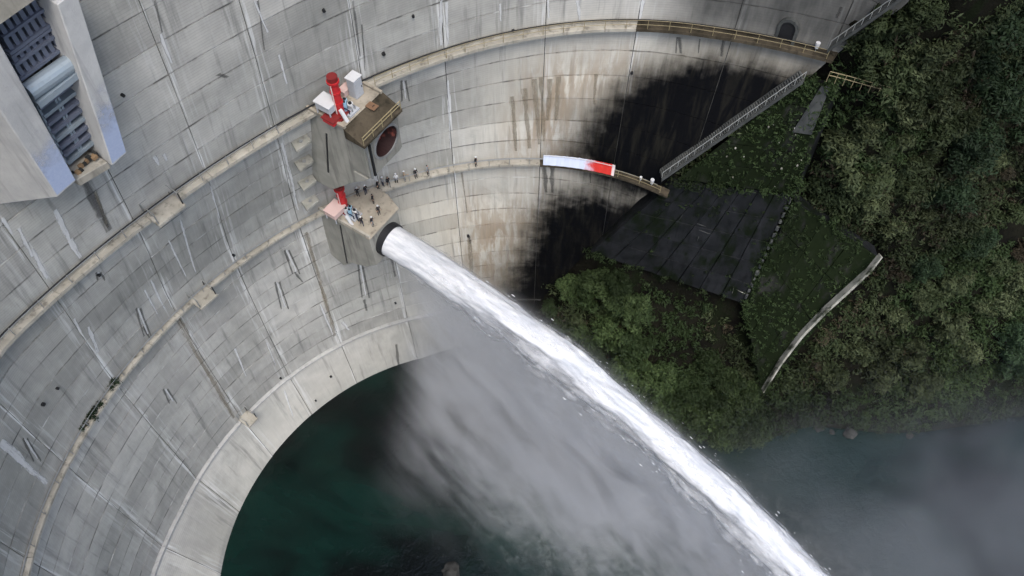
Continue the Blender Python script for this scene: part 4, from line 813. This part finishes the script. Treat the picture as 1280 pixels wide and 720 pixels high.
# ---------------------------------------------------------------- workers: one continuous body each, skin-grown over a posed skeleton
def body_mesh(name, pose):
    J = {'pel':(0,0,.93),'wst':(0,.0,1.08),'chs':(0,.01,1.30),'nkb':(0,.0,1.45),'nk':(0,.01,1.51),'hd':(0,.03,1.60),'hdt':(0,.03,1.70)}
    rad = {'pel':(.155,.11),'wst':(.14,.10),'chs':(.165,.115),'nkb':(.085,.075),'nk':(.055,.055),'hd':(.078,.092),'hdt':(.062,.075)}
    E_ = [('pel','wst'),('wst','chs'),('chs','nkb'),('nkb','nk'),('nk','hd'),('hd','hdt')]
    for s, sg in (('L',-1),('R',1)):
        hip, kn, an, toe, sh, el, wr = pose[s]
        for k, p, r in (('hp',hip,(.095,.09)),('kn',kn,(.062,.062)),('an',an,(.045,.045)),('to',toe,(.045,.03)),('sh',sh,(.072,.07)),('el',el,(.046,.046)),('wr',wr,(.032,.030))): J[k+s] = (p[0]*sg, p[1], p[2]); rad[k+s] = r
        E_ += [('pel','hp'+s),('hp'+s,'kn'+s),('kn'+s,'an'+s),('an'+s,'to'+s),('chs','sh'+s),('sh'+s,'el'+s),('el'+s,'wr'+s)]
        w = np.array(J['wr'+s]); e = np.array(J['el'+s]); d = (w-e)/np.linalg.norm(w-e); sx = np.array([0,1.,0]) - d*d[1]; sx /= np.linalg.norm(sx); nn = np.cross(d, sx)*sg
        J['pm'+s] = tuple(w+d*.07); rad['pm'+s] = (.036,.018); E_.append(('wr'+s,'pm'+s))
        for fi, (off, ln) in enumerate(((-.030,.068),(-.010,.085),(.010,.078),(.028,.060))):
            a = w+d*.095+sx*off; b = a+d*ln*.55-nn*.008; c = b+d*ln*.4-nn*.025
            for q, pt in (('a',a),('b',b),('c',c)): J[f'f{fi}{q}{s}'] = tuple(pt); rad[f'f{fi}{q}{s}'] = (.009,.009)
            E_ += [('pm'+s,f'f{fi}a{s}'),(f'f{fi}a{s}',f'f{fi}b{s}'),(f'f{fi}b{s}',f'f{fi}c{s}')]
        a = w+d*.035+sx*.042; b = a+d*.04+sx*.012; J['tha'+s] = tuple(a); J['thb'+s] = tuple(b); rad['tha'+s] = (.011,.011); rad['thb'+s] = (.009,.009); E_ += [('wr'+s,'tha'+s),('tha'+s,'thb'+s)]
    names = list(J); ix = {k: i for i, k in enumerate(names)}
    me = bpy.data.meshes.new(name+'_cage'); me.from_pydata([J[k] for k in names], [(ix[a], ix[b]) for a, b in E_], []); o = bpy.data.objects.new(name+'_cage', me); COL.objects.link(o)
    o.modifiers.new('skin', 'SKIN'); 
    for i, k in enumerate(names): sv = me.skin_vertices[0].data[i]; sv.radius = rad[k]; sv.use_root = (k == 'pel')
    sb = o.modifiers.new('sub', 'SUBSURF'); sb.levels = 1; sb.render_levels = 1
    dg = bpy.context.evaluated_depsgraph_get(); out = bpy.data.meshes.new_from_object(o.evaluated_get(dg)); out.name = name; bpy.data.objects.remove(o); bpy.data.meshes.remove(me)
    out.materials.clear(); [out.materials.append(M[k]) for k in ('cloth_navy','cloth_black','skin','black')]
    wl_ = [np.array(J['pm'+s]) for s in 'LR']; fz = [np.array(J['to'+s]) for s in 'LR']
    for p in out.polygons:
        c = np.array(p.center); p.use_smooth = True
        if c[2] > 1.485 or min(np.linalg.norm(c-w) for w in wl_) < .15: p.material_index = 2
        elif min(np.linalg.norm(c-f) for f in fz) < .16 and c[2] < .3: p.material_index = 3
        elif c[2] > .96 or any(abs(c[0]) > .19 and c[2] > .6 for _ in (0,)): p.material_index = 1
    return out
stand = {s: [(.10,0,.88),(.11,.02,.48),(.115,0,.075),(.13,.17,.035),(.19,0,1.40),(.25,-.02,1.12),(.255,.08,.88)] for s in 'LR'}
walk = {'L': [(.10,0,.88),(.11,.16,.50),(.11,.22,.10),(.12,.38,.06),(.19,0,1.40),(.24,-.14,1.14),(.24,-.10,.90)], 'R': [(.10,0,.88),(.11,.02,.47),(.11,-.24,.13),(.12,-.10,.04),(.19,0,1.40),(.24,.10,1.13),(.22,.26,.95)]}
reach = {'L': stand['L'], 'R': [(.10,0,.88),(.12,.04,.48),(.14,.02,.075),(.16,.18,.035),(.19,.02,1.40),(.24,.22,1.24),(.16,.44,1.22)]}
BODY = [body_mesh('body_standing', stand), body_mesh('body_walking', walk), body_mesh('body_reaching', reach)]
def face_bits():
    m = MB(); m.tube([(0,.105,1.625),(0,.137,1.598),(0,.118,1.588)], [.010,.016,.012], 6); nose = m.mesh('nose', M['skin'], smooth=True)
    bm = bmesh.new(); bmesh.ops.create_uvsphere(bm, u_segments=16, v_segments=8, radius=1)
    for v in bm.verts: v.co = Vector((v.co.x*.115, v.co.y*.135+.025, 1.685+max(v.co.z,-.12)*.105))
    brim = [v for v in bm.verts if v.co.z < 1.69]
    for v in brim: v.co.x *= 1.1; v.co.y = .025+(v.co.y-.025)*1.15
    hl = bpy.data.meshes.new('helmet'); bm.to_mesh(hl); bm.free(); hl.materials.append(M['white']); hl.polygons.foreach_set('use_smooth', [True]*len(hl.polygons))
    m = MB()
    for s in (-1,1): m.box((s*.032,.118,1.628), (.013,.008,.007))
    eyes = m.mesh('eyes', M['black']); m = MB(); m.box((0,.114,1.565), (.024,.006,.005)); mouth = m.mesh('mouth', M['darkred']); m = MB()
    for s in (-1,1): m.box((s*.085,.025,1.605), (.01,.018,.03))
    ears = m.mesh('ears', M['skin'])
    bm = bmesh.new(); bmesh.ops.create_uvsphere(bm, u_segments=14, v_segments=8, radius=1)
    for v in bm.verts: v.co = Vector((v.co.x*.098, v.co.y*.112+.015-.012, 1.645+v.co.z*.092))
    bmesh.ops.delete(bm, geom=[v for v in bm.verts if v.co.y > .07 and v.co.z < 1.69], context='VERTS'); hr = bpy.data.meshes.new('hair'); bm.to_mesh(hr); bm.free(); hr.materials.append(M['black'])
    return nose, hl, eyes, mouth, ears, hr
NOSE, HELM, EYES, MOUTH, EARS, HAIR = face_bits()
def person(px, py, z, face, jacket, trousers, b, label, hat=True, off=None):
    p = at(px, py, z) if off is None else off; E_ = empty('person', p, label, 'person'); r = (0,0,face)
    def add(n, me, par): return link(n, me, par, p, r if par is E_ else None)
    o = add('body', BODY[b], E_)
    for i, k in ((0, trousers), (1, jacket)): o.material_slots[i].link = 'OBJECT'; o.material_slots[i].material = M[k]
    for n, me in (('nose',NOSE),('eyes',EYES),('mouth',MOUTH),('ears',EARS),('hair',HAIR)): add(n, me, o)
    if hat: add('helmet', HELM, E_)
def wk(px, off): a_ = min(np.linspace(R(88), R(120), 900), key=lambda a: abs(pix(dam(a, Z_LOW, off))[0]-px)); return dam(a_, Z_LOW, off)
DD = R(-34)-R(90)
person(467,254,ZL,DD+.5,'cloth_black','cloth_black',0,'person in black at the wall end of the lower deck without a helmet',False)
person(474,268,ZL,DD-.3,'cloth_black','cloth_black',0,'person in black with white helmet alone on the right half of the lower deck')
person(453,282,ZL,DD+2.5,'cloth_black','cloth_navy',1,'person in dark clothes walking at the outer left edge of the lower deck')
person(466,282,ZL,DD+.2,'cloth_black','cloth_grey',0,'person in black nearest the jet on the lower deck')
person(447,276,ZL,DD+1.2,'cloth_navy','cloth_navy',2,'person in navy reaching toward the valve skid on the lower deck')
person(448,246,ZL,DD+2.,'cloth_black','cloth_black',2,'person in black stooping by the davit behind the lower deck')
person(458,243,ZL,DD+3.,'cloth_black','cloth_navy',0,'person in black with white helmet right of the davit behind the lower deck')
person(412,252,ZL,DD+.8,'cloth_navy','cloth_navy',0,'person in navy at the left wall corner of the lower deck beside a corbel')
person(421,249,ZL,DD-.6,'cloth_black','cloth_black',0,'person in black just left of the lower red cylinder')
for x, off, f, j, tr, b, lb, h in [(473,.7,.3,'cloth_black','cloth_black',0,'person in black with white helmet at the start of the lower walkway, leftmost there',True),(479,.5,1.5,'cloth_grey','cloth_navy',0,'person in grey jacket beside the leftmost walkway worker',True),
    (486,.75,-.5,'cloth_black','cloth_black',1,'person all in black walking on the lower walkway below the red opening',False),(496,.7,2.2,'cloth_white','cloth_black',0,'person in white top and black trousers on the lower walkway',True),(506,.65,.7,'cloth_tan','cloth_grey',2,'person in tan jacket leaning on the lower walkway rail',True),
    (520,.75,-.3,'cloth_black','cloth_black',0,'broad person in black with white helmet, second from the right of the walkway group',True),(535,.7,.4,'cloth_grey','cloth_black',0,'person in grey at the right end of the walkway group',False),(595,.75,.2,'cloth_black','cloth_black',0,'lone person in black far right of the others on the lower walkway',True)]:
    person(0,0,0,DD+f,j,tr,b,lb,h,wk(x, off))
person(431,103,Z_UP,DD+.4,'cloth_navy','cloth_black',0,'person in dark clothes on the upper walkway behind the tall red cylinder',True)
# ---------------------------------------------------------------- the water jet
JD = np.array([math.cos(JET_AZ), math.sin(JET_AZ), 0]); JS = np.array([-JD[1], JD[0], 0])
def jet_c(u): return JET_P0 + JD*u + UPV*(JET_S*u - JET_K*u*u)
def water_white(name, alpha=None, scale=(1,1,1), lo=.45, hi=.62, amt=1., frayed=False):
    t = NT(name); uv = t.n('UVMap', uv_map='flow').outputs[0]
    a1 = t.noise(t.map(uv, (.16,.55,1)), 1, 5, .58, .6); a2 = t.noise(t.map(uv, (.42,1.3,1), (9,4,0)), 1, 4, .6, .5)
    c = t.mix(t.step(t.math('ADD', t.math('MULTIPLY', a1, .6), t.math('MULTIPLY', a2, .4)), .38, .60), (.41,.43,.46), (.61,.62,.635))
    al = None
    if alpha:
        ed = t.attr('edge').outputs['Fac']; al = t.math('MULTIPLY', t.math('MULTIPLY', t.step(t.math('ADD', t.math('MULTIPLY', a1, .55), t.math('MULTIPLY', a2, .45)), lo, hi), ed), amt)
    if frayed: al = t.step(t.math('ADD', t.math('ADD', t.math('MULTIPLY', a1, .55), t.math('MULTIPLY', a2, .45)), t.attr('edge').outputs['Fac']), .52, 1.18)
    t.pbr(c, .6, t.bump(t.math('ADD', a1, t.math('MULTIPLY', a2, .4)), .5, .4), spec=.3, alpha=al); return t.m
def surf(name, fn, nu, nv, mat, parent, uvfn, edgefn=None, closed=False):
    V = [fn(i/(nu-1), j/(nv-1)) for i in range(nu) for j in range(nv)]; o0 = ORG[parent.name]
    me = bpy.data.meshes.new(name); me.from_pydata([tuple(v-o0) for v in V], [], [(i*nv+j, i*nv+j+1, (i+1)*nv+j+1, (i+1)*nv+j) for i in range(nu-1) for j in range(nv-1)])
    uv = me.uv_layers.new(name='flow'); idx = np.zeros(len(me.loops), 'i'); me.loops.foreach_get('vertex_index', idx)
    uv.data.foreach_set('uv', np.array([uvfn(i/(nu-1), j/(nv-1)) for i in range(nu) for j in range(nv)], 'f')[idx].ravel())
    if edgefn: e = me.attributes.new('edge', 'FLOAT', 'POINT'); e.data.foreach_set('value', np.array([edgefn(i/(nu-1), j/(nv-1)) for i in range(nu) for j in range(nv)], 'f'))
    me.polygons.foreach_set('use_smooth', [True]*len(me.polygons)); me.materials.append(mat); return link(name, me, parent)
JET = empty('water_jet', JET_P0, 'huge white water jet shooting from the lower outlet nozzle to the lower right', 'water jet')
UL = 84.0
def rj(u): return 1.92 - .006*u + .00013*u*u
def core(su, sv):
    u = UL*su; a = 2*math.pi*sv; c = jet_c(u); g = min(1, u/14); lw = 1+.10*max(0, -math.sin(a))*g
    nz = noise.fractal((u*.10, math.cos(a)*1.3, math.sin(a)*1.3+5), .9, 2.1, 3)*.22*g + noise.fractal((u*.22, math.cos(a)*3, math.sin(a)*3), .8, 2.2, 4)*.11*g + .04*noise.noise((u*.9, math.cos(a)*6, math.sin(a)*6))
    nz += .30*g*max(0, -math.sin(a)+.25)*abs(noise.fractal((u*.17+40, math.cos(a)*1.6, math.sin(a)*1.6), .7, 2.1, 4))
    r = rj(u)*lw*(1+nz); tdir = JD + UPV*(JET_S-2*JET_K*u); tdir = tdir/np.linalg.norm(tdir); up_ = np.cross(JS, tdir); up_ = up_ if up_[2] > 0 else -up_
    return c + r*(math.cos(a)*JS + math.sin(a)*up_)
def fray(su, sv): c = -math.cos(2*math.pi*sv); k = max(0, min(1, (c-.25)/.75)); return 1-.70*k*k*(3-2*k)*min(1, su*UL/18)-.25*max(0, -c-.5)*min(1, su*UL/30)
surf('jet_core', core, 230, 61, water_white('white_water', frayed=True), JET, lambda a, b: (a*UL, b*13), fray)
# ragged outer sheath and torn sheets thrown off below the core
M_sh = water_white('torn_white_water', True, lo=.44, hi=.74, amt=.7)
def sheath(su, sv, k=1.16, sd=3.):
    p = core(su, sv); c = jet_c(UL*su); u = UL*su; a = 2*math.pi*sv
    return c + (p-c)*(k + (.10+.30*max(0,-math.sin(a))+.22*max(0,-math.cos(a)))*abs(noise.fractal((u*.16+sd, math.cos(a)*2, math.sin(a)*2), .8, 2, 3))*min(1, u/12)) - UPV*.004*u
surf('jet_sheath', sheath, 200, 49, M_sh, JET, lambda a, b: (a*UL, b*15), lambda a, b: min(1, a*UL/6))
M_ve = water_white('falling_water_veil', True, lo=.42, hi=.80, amt=.42)
for k in range(6):
    lat = (-1)**k*(.3+.38*k*.6); fall = 5+2.6*k; u0 = 2+1.1*k; sdk = 10.*k
    def veil(su, sv, lat=lat, fall=fall, u0=u0, sdk=sdk):
        u = u0+(UL-u0)*su; h = sv*(fall*(.35+.65*min(1, su*2.2)))*(1+.35*noise.noise((u*.09, sdk, 0))); c = jet_c(u)
        return c - UPV*(rj(u)*.55+h) + JS*(lat*(1+.10*h) + .9*noise.noise((u*.12, h*.12, sdk))) - JD*h*.35
    surf('water_veil', veil, 120, 22, M_ve, JET, lambda a, b, f=fall, s=sdk: (a*UL*1.0+b*f*.5+s, b*f*.32-a*UL*.10+s), lambda a, b: min(1, a*9)*(1-b)**.8*min(1, (1-a)*9))
# torn clots of water along the flanks
def clot(seed):
    bm = bmesh.new(); bmesh.ops.create_icosphere(bm, subdivisions=2, radius=1)
    for v in bm.verts: v.co *= 1+.55*noise.fractal(v.co*1.6+Vector((seed*5.3,1,2)), .9, 2.1, 3); v.co = Vector((v.co.x*2.6, v.co.y*.55, v.co.z*.5))
    vs2 = [tuple(v.co) for v in bm.verts]; fs2 = [tuple(v.index for v in f.verts) for f in bm.faces]; bm.free(); return vs2, fs2
CL = [clot(i) for i in range(5)]; m = MB(); rc = np.random.default_rng(21)
for k in range(1500):
    u = 6+76*rc.random()**.8; a = rc.normal(-math.pi/2, 1.2); r = rj(u)*(1.02+.55*abs(rc.normal())*(.4 if math.sin(a) > 0 else 1.)*min(1, u/25)); c = jet_c(u)+r*(math.cos(a)*JS+math.sin(a)*UPV)
    s = (.025+.085*rc.random()**3)*(1 if math.sin(a) < 0 else .6); vs2, fs2 = CL[k % 5]; td = JD+UPV*(JET_S-2*JET_K*u-.15*max(0,-math.sin(a))); td /= np.linalg.norm(td); u2 = np.cross(JS, td)
    m.add([c+s*(p[0]*td+p[1]*JS+p[2]*u2) for p in vs2], fs2)
o = m.build('torn_droplets', paint('white_droplets', (.6,.62,.65), .6, 0, (.6,.62,.65), 0), JET, smooth=True); o['kind'] = 'stuff'
# ---------------------------------------------------------------- spray that falls from the jet: real air-borne water, one closed volume
def spray_mat():
    t = NT('falling_spray'); oc = t.n('TexCoord').outputs['Object']; sp = t.n('SeparateXYZ'); t.set(sp.inputs[0], oc); u, w, z = sp.outputs
    zj = t.math('ADD', t.math('MULTIPLY', u, JET_S), t.math('MULTIPLY', t.math('MULTIPLY', u, u), -JET_K)); h = t.math('SUBTRACT', zj, z)
    wid = t.math('MULTIPLY_ADD', h, .24, 1.5); g = t.math('DIVIDE', w, wid); g = t.math('EXPONENT', t.math('MULTIPLY', t.math('MULTIPLY', g, g), -1.1))
    top = t.step(h, -3.2, .8); start = t.step(t.math('SUBTRACT', u, t.math('MULTIPLY', h, .06)), 0.5, 8.0); lo = t.step(h, 2, 40, 1.0, .8)
    rc_ = t.map(oc, (1,1,1), (0,0,0), (0, R(-48), 0)); n1 = t.noise(t.map(rc_, (.042,.17,.20)), 1, 3.5, .62, .8); n2 = t.noise(t.map(rc_, (.085,.34,.42), (5,1,3)), 1, 2.5, .62, .6)
    nn = t.step(t.math('ADD', t.math('MULTIPLY', n1, .58), t.math('MULTIPLY', n2, .42)), .44, .575, .03, 1.)
    d = t.math('MULTIPLY', t.math('MULTIPLY', t.math('MULTIPLY', g, top), t.math('MULTIPLY', start, lo)), t.math('MULTIPLY', t.math('ADD', nn, t.math('MULTIPLY', t.step(h, 9, 1.5), .9)), .44))
    v = t.n('VolumePrincipled'); v.inputs['Color'].default_value = (.82,.84,.87,1); t.set(v.inputs['Density'], d); v.inputs['Anisotropy'].default_value = .1
    t.t.links.new(v.outputs[0], t.out.inputs['Volume']); return t.m
def mist_mat():
    t = NT('drifting_mist'); oc = t.n('TexCoord').outputs['Object']; sp = t.n('SeparateXYZ'); t.set(sp.inputs[0], oc); u, w, z = sp.outputs
    n1 = t.noise(t.map(oc, (.06,.06,.09)), 1, 2, .62, .5); r2 = t.math('ADD', t.math('POWER', t.math('DIVIDE', u, 70), 2), t.math('POWER', t.math('DIVIDE', w, 46), 2)); g = t.step(r2, 0, 1, 1, 0)
    d = t.math('MULTIPLY', t.math('MULTIPLY', g, t.math('ADD', t.step(z, 2, 20, .8, 0), t.step(z, 10, 33, .2, 0))), t.math('MULTIPLY', t.step(n1, .38, .62, .18, 1), .075))
    v = t.n('VolumePrincipled'); v.inputs['Color'].default_value = (.40,.43,.46,1); t.set(v.inputs['Density'], d); t.t.links.new(v.outputs[0], t.out.inputs['Volume']); return t.m
def vol(name, verts, faces, loc, rz, mat, label, step):
    me = bpy.data.meshes.new(name); me.from_pydata(verts, [], faces); bm = bmesh.new(); bm.from_mesh(me); bmesh.ops.recalc_face_normals(bm, faces=bm.faces); bm.to_mesh(me); bm.free()
    me.materials.append(mat); o = link(name, me, None, loc, (0,0,rz)); tag(o, label, 'mist', kind='stuff'); return o
secs = []; zf = .35-JET_P0[2]
for u in np.linspace(.4, 96, 14):
    zt = max(JET_S*u-JET_K*u*u+2.6, zf+3); hh = zt-zf; wt, wb = 3.6, 3.6+.62*hh; secs.append([(u,-wt,zt),(u,wt,zt),(u,wb,zf),(u,-wb,zf)])
Vv = [p for s in secs for p in s]; Fv = [(4*i+c, 4*i+(c+1) % 4, 4*i+4+(c+1) % 4, 4*i+4+c) for i in range(13) for c in range(4)] + [(0,1,2,3), (52,53,54,55)]
vol('falling_spray', Vv, Fv, JET_P0, JET_AZ, spray_mat(), 'grey curtain of spray falling from the water jet', .5).data.materials[0].cycles.volume_step_rate = .6
def boxv(a, b, c, d, e, f): return [(x,y,z) for z in (e,f) for y in (c,d) for x in (a,b)], [(0,2,3,1),(4,5,7,6),(0,1,5,4),(2,6,7,3),(0,4,6,2),(1,3,7,5)]
vol('drifting_mist', *boxv(-70,70,-46,46,.4,34), (76,10,0), R(-14), mist_mat(), 'pale mist drifting low over the river around the jet impact', .6).data.materials[0].cycles.volume_step_rate = 3.0
